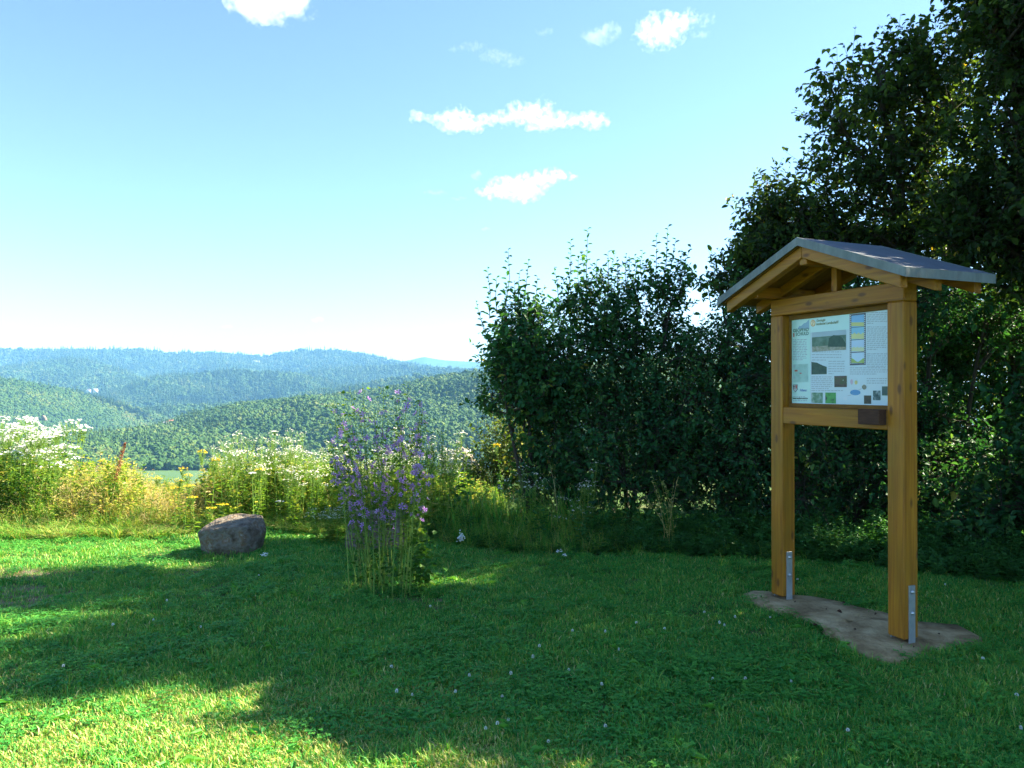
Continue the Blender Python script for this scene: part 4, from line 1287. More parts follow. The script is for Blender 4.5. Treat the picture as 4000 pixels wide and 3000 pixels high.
# smaller tree behind the shrubs, crown rising towards the right
d = 9.3
tree('small_tree', P(3150, 2120, d)[:2], [lobe(3030, 860, d, 130, 130), lobe(2960, 1010, d, 110, 120), lobe(2870, 1070, d, 90, 90), lobe(2950, 920, d, 70, 90), lobe(2790, 1130, d, 60, 60), lobe(3120, 1000, d, 220, 200), lobe(3050, 780, d, 90, 110), lobe(3300, 1010, d, 200, 170), lobe(3180, 880, d - 0.2, 130, 120)],
     [((P(3130, 2130, d)[0], d, -0.1), P(3060, 1000, d), 0.06, 0.02), ((P(3170, 2130, d)[0], d, -0.1), P(3250, 1000, d), 0.055, 0.02)],
     1100, 0.075, 'small dark tree whose crown rises behind the sign roof on the left', 'tree', M['leaf_tree'], 'trees behind the sign', per=13, shoots=[sh(3115, 635, d, 0.4, 0.02), sh(2950, 690, d, 0.35), sh(3040, 660, d, 0.35)], up=0.3, limbs=40)
# service tree with the sunlit top
d = 9.0
tree('tree', P(3560, 2140, d)[:2], [lobe(3410, 340, d, 175, 135), lobe(3580, 220, d, 140, 120), lobe(3300, 480, d, 115, 140), lobe(3480, 560, d, 230, 150), lobe(3350, 720, d, 160, 110), lobe(3650, 420, d, 180, 230), lobe(3600, 740, d, 220, 150), lobe(3640, 270, d, 150, 120), lobe(3230, 640, d, 80, 100), lobe(3230, 400, d, 60, 60), lobe(3560, 150, d, 60, 55), lobe(3470, 230, d, 60, 50), lobe(3650, 930, d, 220, 120), lobe(3450, 900, d, 180, 110)],
     [((P(3590, 2150, d)[0], d, -0.1), P(3520, 700, d), 0.085, 0.045), (P(3520, 700, d), P(3440, 250, d), 0.045, 0.012), (P(3560, 1000, d), P(3640, 300, d), 0.05, 0.012), (P(3540, 850, d), P(3300, 520, d), 0.04, 0.01)],
     920, 0.088, 'tall tree with sunlit yellow-green top behind the sign', 'tree', M['leaf_tree'], 'trees behind the sign', per=12, twig=(0.35, 0.7), limbs=80, up=0.3, r_trunk=0.07, aspect=0.58, colmean=0.5,
     shoots=[sh(3560, 75, d, 0.3, 0.03), sh(3600, 85, d, 0.3), sh(3480, 110, d, 0.3, -0.05), sh(3380, 180, d, 0.25, -0.1), sh(3180, 270, d, 0.3, -0.15), sh(3260, 250, d, 0.25)])
# dark tall tree on the right edge
d = 7.7
tree('tree', P(4150, 2250, d)[:2], [lobe(3960, 150, d, 220, 250, .65), lobe(4150, 60, d, 360, 170, .65), lobe(3980, 560, d, 260, 260, .65), lobe(4250, 250, d, 380, 330, .65), lobe(3900, 900, d, 260, 220, .65), lobe(4150, 900, d, 330, 330, .65), lobe(3840, -10, d, 130, 130, .5), lobe(4350, 700, d, 300, 400, .65), lobe(3760, 850, d + 0.6, 180, 160), (5.5, 7.8, 6.3, 0.7, 0.5, 0.7), (5.4, 6.95, 5.2, 0.5, 0.4, 0.6), (5.5, 7.15, 6.0, 0.55, 0.4, 0.6)],
     [((P(4120, 2250, d)[0], d, -0.1), P(4080, 500, d), 0.12, 0.06), (P(4080, 500, d), P(4100, -50, d), 0.06, 0.015), (P(4090, 900, d), P(3880, 150, d), 0.05, 0.012), (P(4100, 1100, d), P(3800, 850, d), 0.04, 0.01)],
     2600, 0.085, 'tall dark tree cut off by the right edge', 'tree', M['leaf_tree'], 'trees behind the sign', per=13, twig=(0.3, 0.55), limbs=70, r_trunk=0.09, aspect=0.6, colmean=0.38)
d = 9.6  # unseen tree, added with its crown shaped to shade the left lawn
tree('tree', (6.4, d), [(5.8, 9.6, 7.8, 0.6, 0.7, 0.65), (6.4, 9.8, 8.0, 0.65, 0.7, 0.7), (7.0, 9.7, 7.6, 0.65, 0.7, 0.7)],
     [((6.4, d, -0.1), (6.4, 9.5, 5.0), 0.12, 0.06), ((6.4, 9.5, 5.0), (6.4, 9.7, 8.2), 0.06, 0.015), ((6.4, 9.5, 5.8), (5.8, 9.6, 7.8), 0.05, 0.012)],
     700, 0.095, 'taller tree added out of view above the dark tree to shade the lawn', 'tree', M['leaf_tree'], 'trees behind the sign', per=12, twig=(0.3, 0.6), limbs=50, r_trunk=0.09)
# undergrowth shrubs behind the near post
d = 8.3
tree('shrub', P(3650, 2200, d)[:2], [lobe(3400, 1250, d, 230, 180), lobe(3600, 1200, d, 200, 170), lobe(3300, 1550, d, 220, 260), lobe(3550, 1700, d + 0.2, 260, 220), lobe(3350, 1900, d - 0.3, 280, 230), lobe(3700, 1950, d - 0.3, 280, 230), lobe(3850, 1250, d + 0.3, 190, 160)],
     [((P(3480, 2200, d)[0], d, -0.05), P(3420, 1300, d), 0.045, 0.015), ((P(3650, 2200, d)[0], d + 0.3, -0.05), P(3640, 1200, d), 0.05, 0.015), ((P(3770, 2200, d)[0], d + 0.2, -0.05), P(3850, 1250, d), 0.04, 0.012)],
     2000, 0.060, 'shadowy shrub with gaps of light behind the near post of the sign', 'shrub', M['leaf_shrub'], 'hedge shrubs behind the lawn', up=0.2)
d = 7.0
tree('shrub', P(4050, 2250, d)[:2], [lobe(3980, 1950, d, 230, 240), lobe(4180, 1700, d, 260, 330), lobe(3850, 2080, d, 170, 120), lobe(4250, 2000, d, 260, 280)],
     [((P(4050, 2270, d)[0], d, -0.05), P(4080, 1700, d), 0.03, 0.01), ((P(4120, 2270, d)[0], d, -0.05), P(4200, 1650, d), 0.03, 0.01)],
     800, 0.085, 'low large-leaved dark bush at the right edge of the lawn', 'shrub', M['leaf_shrub'], 'hedge shrubs behind the lawn', up=0.1, per=10)
# growth on the far side of the hedge, sunlight painted into brighter leaves
d = 10.4
tree('shrub', P(3700, 1990, d)[:2], [lobe(3400, 1350, d, 240, 220), lobe(3700, 1300, d + 0.3, 220, 240), lobe(3950, 1350, d, 240, 260), lobe(3500, 1650, d, 240, 220), lobe(3800, 1650, d + 0.3, 260, 220), lobe(4100, 1600, d, 240, 260), lobe(3300, 1850, d, 240, 160), lobe(3700, 1880, d, 300, 140), lobe(4050, 1880, d, 280, 150)],
     [((P(3480, 1990, d)[0], d, -0.05), P(3420, 1300, d), 0.05, 0.015), ((P(3750, 1990, d)[0], d, -0.05), P(3720, 1250, d), 0.05, 0.015), ((P(4000, 1990, d)[0], d, -0.05), P(3980, 1250, d), 0.05, 0.015)],
     1700, 0.085, 'bright leafy growth glimpsed through the hedge right of the near post', 'shrub', M['leaf_tree'], 'hedge shrubs behind the lawn', up=0.3, per=11, colmean=0.7)
d = 9.3
tree('shrub', P(3850, 2060, d)[:2], [lobe(3600, 1250, d, 190, 190), lobe(3800, 1350, d, 200, 200), lobe(4000, 1250, d, 200, 220), lobe(3620, 1600, d, 170, 180), lobe(4050, 1650, d, 200, 240), lobe(3780, 1850, d, 240, 170), lobe(3520, 1850, d, 180, 160)],
     [((P(3700, 2060, d)[0], d, -0.05), P(3650, 1250, d), 0.05, 0.015), ((P(3900, 2060, d)[0], d, -0.05), P(3950, 1250, d), 0.05, 0.015)],
     1700, 0.075, 'dark thicket filling the hedge behind the near post', 'shrub', M['leaf_shrub'], 'hedge shrubs behind the lawn', up=0.2, per=12)
# shrub beyond the left end of the hedge, sunlight painted into its leaves
d = 11.0
tree('shrub', P(2010, 1960, d)[:2], [lobe(2000, 1720, d, 110, 130), lobe(1950, 1850, d, 160, 120), lobe(1860, 1900, d, 120, 90), lobe(2080, 1800, d, 140, 180)],
     [((P(2000, 1990, d)[0], d, -0.2), P(1990, 1680, d), 0.02, 0.006), ((P(1960, 1990, d)[0], d, -0.2), P(1920, 1830, d), 0.02, 0.006)],
     520, 0.06, 'sunlit yellow-green bush glowing behind the left end of the hedge', 'shrub', M['leaf_sun'], 'hedge shrubs behind the lawn', per=12, shoots=[sh(1935, 1640, d, 0.4), sh(1990, 1600, d, 0.4), sh(2030, 1640, d, 0.4)], limbs=16)
# the hedge goes on to the right, outside the picture, and shades the lawn
tree('shrub', (5.3, 4.6), [(5.2, 5.0, 1.8, 0.9, 0.9, 1.6), (5.6, 4.0, 1.9, 0.9, 0.9, 1.6), (5.3, 3.2, 1.6, 0.9, 0.9, 1.5), (5.2, 4.4, 2.7, 0.7, 0.9, 0.8), (5.5, 5.7, 3.0, 0.7, 0.6, 1.2), (5.3, 5.0, 3.2, 0.8, 0.6, 1.0)],
     [((5.3, 4.6, -0.05), (5.2, 4.9, 2.6), 0.05, 0.015), ((5.4, 4.0, -0.05), (5.6, 3.6, 2.5), 0.05, 0.015)],
     1900, 0.08, 'hedge shrub continuing the row past the right edge', 'shrub', M['leaf_shrub'], 'hedge shrubs behind the lawn', per=10, limbs=30)
tree('shrub', (5.4, 6.2), [(5.3, 6.2, 1.6, 0.85, 0.6, 1.5), (5.4, 6.1, 3.0, 0.8, 0.55, 1.1), (5.6, 6.3, 3.9, 0.6, 0.45, 0.75), (5.4, 6.1, 4.4, 0.8, 0.5, 0.65), (5.5, 5.6, 4.0, 0.6, 0.5, 0.7)],
     [((5.4, 6.2, -0.05), (5.4, 6.2, 4.0), 0.06, 0.015), ((5.5, 6.1, -0.05), (5.2, 6.0, 2.8), 0.04, 0.015)],  # unseen shrub, added and shaped to keep sun off the lawn and roof
     3200, 0.085, 'tall hedge shrub added past the right edge to shade lawn and sign roof', 'shrub', M['leaf_shrub'], 'hedge shrubs behind the lawn', per=12, limbs=30)
tree('tree', (8.0, 6.0), [(7.8, 6.4, 4.2, 1.4, 1.3, 1.6), (7.2, 7.4, 4.4, 1.4, 1.2, 1.2), (8.4, 5.6, 3.4, 1.3, 1.1, 1.5), (8.6, 7.2, 3.6, 1.4, 1.3, 2.0)],
     [((8.0, 6.0, -0.05), (7.6, 6.8, 4.4), 0.12, 0.03), ((8.0, 6.0, 1.0), (8.5, 5.6, 3.6), 0.06, 0.02)],
     1500, 0.1, 'tree of the hedge row standing past the right edge', 'tree', M['leaf_tree'], 'trees behind the sign', per=10, limbs=30, r_trunk=0.09)

# ------------------------------------------------------------------ meadow plants
M['stem'] = leaf_mat('green_stem', [(0.0, (0.08, 0.17, 0.025)), (0.6, (0.19, 0.33, 0.05)), (1.0, (0.28, 0.30, 0.07))], trans=0.1, obj_random=0.4)
M['herb'] = leaf_mat('herb_leaf', [(0.0, (0.045, 0.14, 0.024)), (0.45, (0.13, 0.26, 0.035)), (0.75, (0.27, 0.36, 0.06)), (0.9, (0.50, 0.45, 0.14)), (1.0, (0.58, 0.44, 0.19))], trans=0.55, obj_random=0.35, patch=(0.8, 0.5))
M['white_petal'] = leaf_mat('white_petal', [(0.0, (0.70, 0.72, 0.70)), (1.0, (0.86, 0.86, 0.82))], trans=0.3, tcol=(1, 1, 0.95))
M['yellow_eye'] = leaf_mat('yellow_floret', [(0.0, (0.62, 0.42, 0.02)), (1.0, (0.82, 0.60, 0.02))], trans=0.2, tcol=(1, 1, 0.8))
M['mauve'] = leaf_mat('mauve_petal', [(0.0, (0.40, 0.16, 0.56)), (0.6, (0.64, 0.36, 0.80)), (1.0, (0.76, 0.56, 0.86))], trans=0.4, tcol=(1.0, 0.9, 1.1), obj_random=0.5)
M['mauve_dark'] = plain_mat('mallow_bud', (0.06, 0.03, 0.08), 0.7)
M['dock'] = leaf_mat('dock_seed', [(0.0, (0.16, 0.04, 0.018)), (1.0, (0.34, 0.11, 0.05))], trans=0.2, tcol=(1, 1, 1))
M['straw'] = leaf_mat('straw_stalk', [(0.0, (0.11, 0.23, 0.035)), (0.35, (0.30, 0.36, 0.07)), (0.65, (0.60, 0.51, 0.20)), (1.0, (0.74, 0.60, 0.33))], trans=0.42, tcol=(1.1, 1.05, 0.8), obj_random=0.3, patch=(0.9, 0.7))


def daisies(mb, ctr, nrm, rad, petals_mat=0, eye_mat=1, k=8):
    n = len(ctr)
    nrm = unit(nrm); ref = np.tile(np.array([0.3, 0.8, 0.2]), (n, 1))
    a = unit(np.cross(nrm, ref)); b = np.cross(nrm, a)
    rad = np.broadcast_to(np.asarray(rad, float), (n,))[:, None]
    V = [ctr - nrm * rad * 0.15]
    for q in range(k):
        an = q / k * 6.283
        V.append(ctr + (a * math.cos(an) + b * math.sin(an)) * rad * (1.0 if q % 2 == 0 else 0.82) + nrm * rad * 0.12)
    V = np.stack(V, 1).reshape(-1, 3)
    s = np.arange(n) * (k + 1)
    f = np.concatenate([np.stack([s, s + 1 + q, s + 1 + (q + 1) % k], 1) for q in range(k)])
    mb.add(V, f, np.repeat(rng.random(n), k + 1), petals_mat)
    if eye_mat is not None:
        E = [ctr + nrm * rad * 0.22]
        for q in range(5):
            an = q / 5 * 6.283
            E.append(ctr + (a * math.cos(an) + b * math.sin(an)) * rad * 0.36 + nrm * rad * 0.02)
        E = np.stack(E, 1).reshape(-1, 3); s = np.arange(n) * 6
        mb.add(E, np.concatenate([np.stack([s, s + 1 + q, s + 1 + (q + 1) % 5], 1) for q in range(5)]), 0.5, eye_mat)


def flower_plant(name, h, n_stem, heads, rad, spread, petal, eye, leafy, top_r, label, category, group, flat=True, lean=0.18):
    """upright herb: stems, leaves, clusters of small flower heads"""
    root = empty(name)
    tag(root, label, category, group)
    st = MB(); lv = MB(); fl = MB()
    for s in range(n_stem):
        a = rng.uniform(0, 6.28); r = spread * rng.random() ** 0.5
        b0 = np.array([math.cos(a) * r * 0.35, math.sin(a) * r * 0.35, -0.03])
        hh = h * rng.uniform(0.72, 1.05)
        top = np.array([math.cos(a) * r + rng.normal(0, lean * 0.3), math.sin(a) * r + rng.normal(0, lean * 0.3), hh])
        pts = bezier(b0, (b0 + top) / 2 + rng.normal(0, 0.03, 3), top, 6)
        tube(st, pts, np.linspace(0.0042, 0.0022, 6), 4, rng.uniform(0.2, 0.8))
        m = leafy
        tt = rng.uniform(0.12, 0.9, m)
        B = np.stack([np.interp(tt, np.linspace(0, 1, 6), pts[:, k]) for k in range(3)], 1)
        an = rng.uniform(0, 6.28, m)
        ll = 0.085 * (1.15 - tt * 0.75) * rng.uniform(0.7, 1.3, m)
        leaves_batch(lv, B, np.stack([np.cos(an), np.sin(an), rng.uniform(0.1, 0.9, m)], 1), np.array([0, 0, 1.0]) + rng.normal(0, 0.3, (m, 3)), ll, ll * 0.3, 0.2, 0.3, np.clip(rng.normal(0.4, 0.2, m), 0, 0.95))
        k = heads
        an = rng.uniform(0, 6.28, k); rr = top_r * rng.random(k) ** 0.5
        E = top + np.stack([np.cos(an) * rr, np.sin(an) * rr, (0.05 - rr * 0.45 if flat else -rng.uniform(0, 0.2, k)) + rng.normal(0, 0.012, k)], 1)
        j0 = top - np.array([0, 0, 1.0]) * rng.uniform(0.05, 0.16, k)[:, None]
        twigs_batch(st, j0, (j0 + E) / 2 + np.array([0, 0, -0.01]), E, 0.0014, 0.0011, 0.4)
        nn = np.array([0, 0, 1.0]) + np.stack([np.cos(an) * rr / top_r * 0.5, np.sin(an) * rr / top_r * 0.5, np.zeros(k)], 1) + rng.normal(0, 0.22, (k, 3))
        daisies(fl, E, nn, rad * rng.uniform(0.75, 1.15, k), 0, 1 if eye else None)
    for o_ in (st.build('stems', M['stem'], root), lv.build('leaves', M['herb'], root), fl.build('flower_heads', [M[petal], M['yellow_eye']], root)):
        o_['kind'] = 'stuff'
    return root


def place(proto, x, y, rz, s, label=None, group=None, sz=None):
    c = copy_tree(proto)
    c.location = (x, y, float(gz(x, y)))
    c.rotation_euler = (0, 0, rz)
    c.scale = (s, s, sz or s)
    if label: c['label'] = label
    if group: c['group'] = group
    return c


def remove_tree(o):
    for ch in list(o.children):
        remove_tree(ch)
    bpy.data.objects.remove(o)


fleas = [flower_plant('fleabane_plant', 1.0, 6, 11, 0.0105, 0.16, 'white_petal', True, 16, 0.085, 'x', 'wildflower', 'g') for _ in range(4)]
thick = [flower_plant('fleabane_plant', 1.0, 7, 16, 0.0145, 0.17, 'white_petal', False, 18, 0.085, 'x', 'wildflower', 'g') for _ in range(3)]
rags = [flower_plant('ragwort_plant', 1.0, 1, 34, 0.0115, 0.02, 'yellow_eye', False, 26, 0.062, 'x', 'wildflower', 'g', lean=0.3) for _ in range(3)]


def zone(protos, n, px_rng, d_rng, top_fn, label, group, s0=1.0):
    for q in range(n):
        px = random.uniform(*px_rng); d = random.uniform(*d_rng)
        ztop = EYE + (HZ - top_fn(px) - random.uniform(-10, 110) * (1 if s0 == 1 else s0)) / F * d
        x = (px - 2000) / F * d
        z0 = float(gz(x, d))
        hgt = max(0.35, ztop - z0)
        s = min(1.25, max(0.7, hgt))
        place(random.choice(protos), x, d, random.uniform(0, 6.28), s, label, group, sz=hgt)


zone(thick, 28, (-160, 285), (8.5, 9.8), lambda p: 1655 + max(0, p - 120) * 0.12, 'white-flowered plant in the tall clump at the left edge of the meadow', 'white flower clump at the left edge')
zone(fleas, 20, (860, 1190), (8.5, 9.7), lambda p: 1690, 'white-flowered plant in the sunlit clump behind the flat-topped boulder', 'white flower clump behind the boulder')
zone(fleas, 44, (1130, 1560), (8.3, 9.8), lambda p: 1745, 'white-flowered plant in the shaded mass behind the purple mallow', 'white flowers behind the mallow')
zone(fleas, 16, (1520, 1790), (8.0, 9.2), lambda p: 1700, 'white-flowered plant right of the purple mallow', 'white flowers right of the mallow')
zone(fleas, 6, (1240, 1400), (7.75, 7.95), lambda p: 1985, 'low white-flowered plant beside the half-hidden boulder', 'low white flowers by the half-hidden boulder', 0.3)
for (px, py, d, lab) in ((2010, 1830, 7.75, 'white-flowered plant against the dark left shrub'), (2080, 1850, 7.75, 'smaller white-flowered plant against the dark left shrub'),
                         (2290, 1825, 7.7, 'tallest white-flowered plant leaning out of the dark hedge'), (2270, 1885, 7.6, 'white-flowered plant drooping below the tallest one in the hedge'), (2250, 1975, 7.5, 'short white-flowered plant low in front of the hedge')):
    w = P(px, py, d)
    place(random.choice(fleas), w[0], d, random.uniform(0, 6), 0.85, lab, 'white flowers in front of the dark hedge', sz=w[2])
for (px, py, d, lab) in ((815, 1735, 8.4, 'tallest yellow ragwort, rising left of the white clump'), (806, 1775, 8.5, 'second yellow ragwort just below the tallest one'), (712, 1838, 8.5, 'yellow ragwort in front of the pasture, left one'), (757, 1834, 8.55, 'yellow ragwort in front of the pasture, right one'),
                         (590, 1878, 8.4, 'yellow ragwort left of the pasture gap'), (722, 1905, 8.2, 'broad yellow ragwort below the pasture'), (690, 1912, 8.2, 'small yellow ragwort beside the broad one'), (758, 1945, 8.1, 'yellow ragwort low in the straw'), (826, 1952, 8.1, 'yellow ragwort above the left end of the boulder'),
                         (882, 1972, 8.05, 'lowest yellow ragwort just above the boulder'), (1010, 1842, 8.3, 'yellow ragwort among the white clump'), (748, 1862, 8.6, 'thin yellow ragwort at the pasture edge'), (1975, 1745, 9.6, 'yellow flowers at the left edge of the big shrub')):
    w = P(px, py, d)
    place(random.choice(rags), w[0], d, random.uniform(0, 6), 0.95, lab, 'yellow ragwort in the meadow', sz=w[2] - float(gz(w[0], d)))
for p_ in fleas + thick + rags:
    remove_tree(p_)

# white carrot umbels standing alone
for (px, py, d, lab) in ((1074, 1683, 8.6, 'single white umbel standing above the white clump'), (986, 1845, 8.1, 'single flat white umbel in front of the clump'), (1095, 1955, 7.9, 'pale umbel behind the right end of the boulder')):
    w = P(px, py, d)
    r = empty('umbel_flower', (w[0], d, 0)); tag(r, lab, 'wildflower', 'single white umbels')
    mb = MB(); tube(mb, bezier((0.03, 0, 0), (0.0, 0.02, w[2] * 0.5), (0, 0, w[2] - 0.05), 6), 0.003, 4, 0.5)
    k = 34; an = rng.uniform(0, 6.28, k); rr = 0.042 * rng.random(k) ** 0.5
    E = np.stack([np.cos(an) * rr, np.sin(an) * rr, w[2] - rr * rr * 6], 1)
    twigs_batch(mb, np.tile([[0, 0, w[2] - 0.055]], (k, 1)), E * np.array([0.5, 0.5, 1]) - [0, 0, 0.02], E, 0.001, 0.0008, 0.4)
    mb.build('stem', M['stem'], r)
    mb = MB(); daisies(mb, E, np.tile([[0, 0, 1.0]], (k, 1)) + rng.normal(0, 0.2, (k, 3)), 0.009, 0, None, 6); mb.build('flower_head', M['white_petal'], r)

# rusty dock stalk
x, y, z = P(478, 1735, 8.5)
r = empty('dock_plant', (x, y, 0)); tag(r, 'rusty red dock seed stalk leaning over the straw', 'wildflower')
mb = MB(); pts = bezier((-0.15, 0, 0), (-0.11, 0, z * 0.55), (0.035, 0, z), 10); tube(mb, pts, np.linspace(0.006, 0.002, 10), 5, 0.8); mb.build('stem', M['straw'], r)
mb = MB(); m = 900; t = rng.uniform(0.5, 1.0, m); B = np.stack([np.interp(t, np.linspace(0, 1, 10), pts[:, k]) for k in range(3)], 1)
an = rng.uniform(0, 6.28, m); q = rng.uniform(0, 0.07, m) * (1.25 - t); B = B + np.stack([np.cos(an) * q, np.sin(an) * q, q * 1.5], 1)
leaves_batch(mb, B, rand_unit(m), rand_unit(m), 0.010, 0.008, 0.2, 0.1, rng.random(m)); mb.build('seed_head', M['dock'], r)

# ------------------------------------------------------------------ mallow
bx, by = G(1515, 2305)
mal = empty('mallow_plant', (bx, by, 0))
tag(mal, 'tall purple mallow with many upright green stems standing alone on the lawn', 'mallow')
pet = MB()
for k in range(5):
    a = k / 5 * 6.283
    dx, dy = math.cos(a), math.sin(a); sx, sy = -dy, dx
    v = [(0, 0, 0), (dx * .55 + sx * .20, dy * .55 + sy * .20, .30), (dx * 1.0 + sx * .30, dy * 1.0 + sy * .30, .38), (dx * .88, dy * .88, .36), (dx * 1.0 - sx * .30, dy * 1.0 - sy * .30, .38), (dx * .55 - sx * .20, dy * .55 - sy * .20, .30)]
    pet.add(np.array(v) * 0.024, [(0, 1, 2, 3), (0, 3, 4, 5)], np.array([0.0, .4, .9, .7, .9, .4]))
tube(pet, [(0, 0, 0), (0, 0, 0.010)], [0.0022, 0.0028], 5, 0.9)
flower_me = pet.mesh('flower', M['mauve'])
tops = []
for q in range(36):
    tops.append((random.uniform(1285, 1690), random.uniform(1560, 1880), random.uniform(-0.22, 0.22)))
tops += [(1365, 1508, 0.0), (1418, 1503, .05), (1600, 1500, -.03), (1552, 1515, .02), (1300, 1560, .0), (1500, 1515, .06), (1640, 1640, -.05), (1545, 1560, .0), (1280, 1700, -.1), (1700, 1810, .05)]
for (px, py, dy) in tops:
    w = P(px, py, by + dy)
    top = np.array([w[0] - bx, dy, w[2]])
    b0 = np.array([top[0] * 0.42 + rng.normal(0, 0.05), rng.normal(0, 0.10), -0.02])
    mid = np.array([b0[0] * 0.75 + top[0] * 0.25, (b0[1] + top[1]) / 2, top[2] * 0.5]) + rng.normal(0, 0.03, 3)
    pts = bezier(b0, mid, top, 12)
    mb = MB(); tube(mb, pts, np.linspace(0.0046, 0.0018, 12), 5, rng.uniform(0.4, 0.8))
    stem = mb.build('stem', M['stem'], mal, smooth=True)
    tg = np.linspace(0, 1, 12)
    nl = 34
    tt = rng.uniform(0.3, 0.98, nl); B = np.stack([np.interp(tt, tg, pts[:, k]) for k in range(3)], 1)
    an = rng.uniform(0, 6.28, nl); hd = np.stack([np.cos(an), np.sin(an), rng.uniform(-0.2, 0.7, nl)], 1)
    pl = rng.uniform(0.02, 0.07, nl)[:, None]
    mb = MB(); twigs_batch(mb, B, B + hd * pl * 0.5, B + hd * pl, 0.0013, 0.001, 0.5)
    ll = rng.uniform(0.016, 0.038, nl)
    leaves_batch(mb, B + hd * pl, hd, np.array([0, 0, 1.0]) + rng.normal(0, 0.4, (nl, 3)), ll, ll * 0.95, 0.15, 0.15, np.clip(rng.normal(0.35, 0.15, nl), 0, .7))
    nb = 26
    tb = rng.uniform(0.6, 1.0, nb); Bb = np.stack([np.interp(tb, tg, pts[:, k]) for k in range(3)], 1) + rng.normal(0, 0.014, (nb, 3))
    leaves_batch(mb, Bb, rand_unit(nb), rand_unit(nb), 0.014, 0.011, 0.3, 0.1, rng.uniform(0.0, 0.3, nb))
    mb.build('leaves', M['herb'], stem)
    for t in rng.uniform(0.52, 0.98, random.randint(6, 10)):
        c = np.array([np.interp(t, tg, pts[:, k]) for k in range(3)])
        a = random.uniform(0, 6.28)
        fo = link('flower', flower_me, stem)
        off = np.array([math.cos(a), math.sin(a), 0.25]) * random.uniform(0.015, 0.055)
        fo.location = c + off
        fo.rotation_euler = Vector((math.cos(a), math.sin(a), random.uniform(0.1, 1.3))).to_track_quat('Z', 'Y').to_euler()
        s = random.uniform(0.75, 1.2); fo.scale = (s, s, s)
# leafy skirt at its foot
mb = MB(); m = 300
a = rng.uniform(0, 6.28, m); r_ = 0.34 * rng.random(m) ** 0.6
B = np.stack([np.cos(a) * r_ * 0.95 + 0.08 * (rng.random(m)), np.sin(a) * r_ * 0.55, rng.uniform(0.02, 0.30, m) * (1.15 - r_)], 1)
B[:140, 0] = rng.normal(0.27, 0.06, 140); B[:140, 2] = rng.uniform(0.03, 0.42, 140)
ll = rng.uniform(0.03, 0.065, m)
leaves_batch(mb, B, np.stack([np.cos(a), np.sin(a), rng.uniform(-0.2, 0.8, m)], 1), np.array([0, 0, 1.0]) + rng.normal(0, 0.5, (m, 3)), ll, ll * 0.8, 0.2, 0.25, np.clip(rng.normal(0.25, 0.15, m), 0, 0.7))
mb.build('leaves', M['herb'], mal)

# ------------------------------------------------------------------ lawn
LAWN = [(0.0, (0.020, 0.21, 0.046)), (0.30, (0.055, 0.32, 0.054)), (0.55, (0.20, 0.43, 0.062)), (0.74, (0.42, 0.49, 0.09)), (0.86, (0.56, 0.50, 0.15)), (1.0, (0.70, 0.60, 0.28))]  # low stops kept red-poor for shade green; straw stops also carry sunlit yellow
M['grass'] = leaf_mat('lawn_blade', LAWN, trans=0.34, tcol=(1.2, 1.15, 0.5), spec=0.25, rough=0.5, obj_random=0.22, patch=(0.55, 0.35))
M['clover'] = leaf_mat('clover_leaf', [(0.0, (0.024, 0.19, 0.036)), (0.5, (0.065, 0.30, 0.045)), (1.0, (0.16, 0.40, 0.055))], trans=0.34, tcol=(1.2, 1.15, 0.5), obj_random=0.3)


def tuft(name, n, rad, l0, l1, w, straw, bend=(0.2, 0.9)):
    mb = MB()
    a = rng.uniform(0, 6.28, n); r_ = rad * rng.random(n) ** 0.5
    B = np.stack([np.cos(a) * r_, np.sin(a) * r_, np.full(n, -0.006)], 1)
    an = rng.uniform(0, 6.28, n)
    c = np.where(rng.random(n) < straw, rng.uniform(0.80, 1.0, n), np.clip(rng.normal(0.45, 0.15, n), 0.05, 0.75))
    blades_batch(mb, B, np.stack([np.cos(an), np.sin(an), np.zeros(n)], 1), rng.uniform(l0, l1, n), w * rng.uniform(0.7, 1.3, n), rng.uniform(bend[0], bend[1], n), c)
    return mb.mesh(name, M['grass'])


def clover_tuft(name, n, rad):
    mb = MB()
    for q in range(n):
        a = rng.uniform(0, 6.28); r_ = rad * rng.random() ** 0.5
        c = np.array([math.cos(a) * r_, math.sin(a) * r_, rng.uniform(0.012, 0.045)])
        k = 3; an = rng.uniform(0, 6.28) + np.arange(k) * 2.094
        D_ = np.stack([np.cos(an), np.sin(an), np.full(k, 0.12)], 1)
        nn = np.tile(np.array([[0, 0, 1.0]]), (k, 1)) + rng.normal(0, 0.25, 3)
        s = rng.uniform(0.007, 0.012)
        leaves_batch(mb, np.tile(c, (k, 1)), D_, nn, s, s * 0.9, 0.1, 0.05, rng.uniform(0.15, 0.9), wide=0.55)
    return mb.mesh(name, M['clover'])


def rosette(name, n, l0, l1):
    mb = MB()
    an = np.arange(n) / n * 6.28 + rng.normal(0, 0.25, n)
    ll = rng.uniform(l0, l1, n)
    leaves_batch(mb, np.zeros((n, 3)), np.stack([np.cos(an), np.sin(an), rng.uniform(0.25, 0.9, n)], 1), np.tile([[0, 0, 1.0]], (n, 1)) + rng.normal(0, 0.15, (n, 3)), ll, ll * 0.3, 0.15, 0.45, rng.uniform(0.3, 1.0, n), wide=0.6)
    return mb.mesh(name, M['clover'])


lawn_protos = [tuft('tuft', 24, 0.045, 0.020, 0.050, 0.0042, 0.05) for _ in range(4)] + [tuft('tuft', 24, 0.045, 0.020, 0.048, 0.0042, 0.42) for _ in range(3)] + \
              [clover_tuft('clover', 26, 0.05) for _ in range(3)] + [tuft('tuft', 14, 0.03, 0.045, 0.085, 0.004, 0.03, (0.3, 0.8)) for _ in range(2)] + [rosette('rosette', 7, 0.04, 0.09) for _ in range(2)]


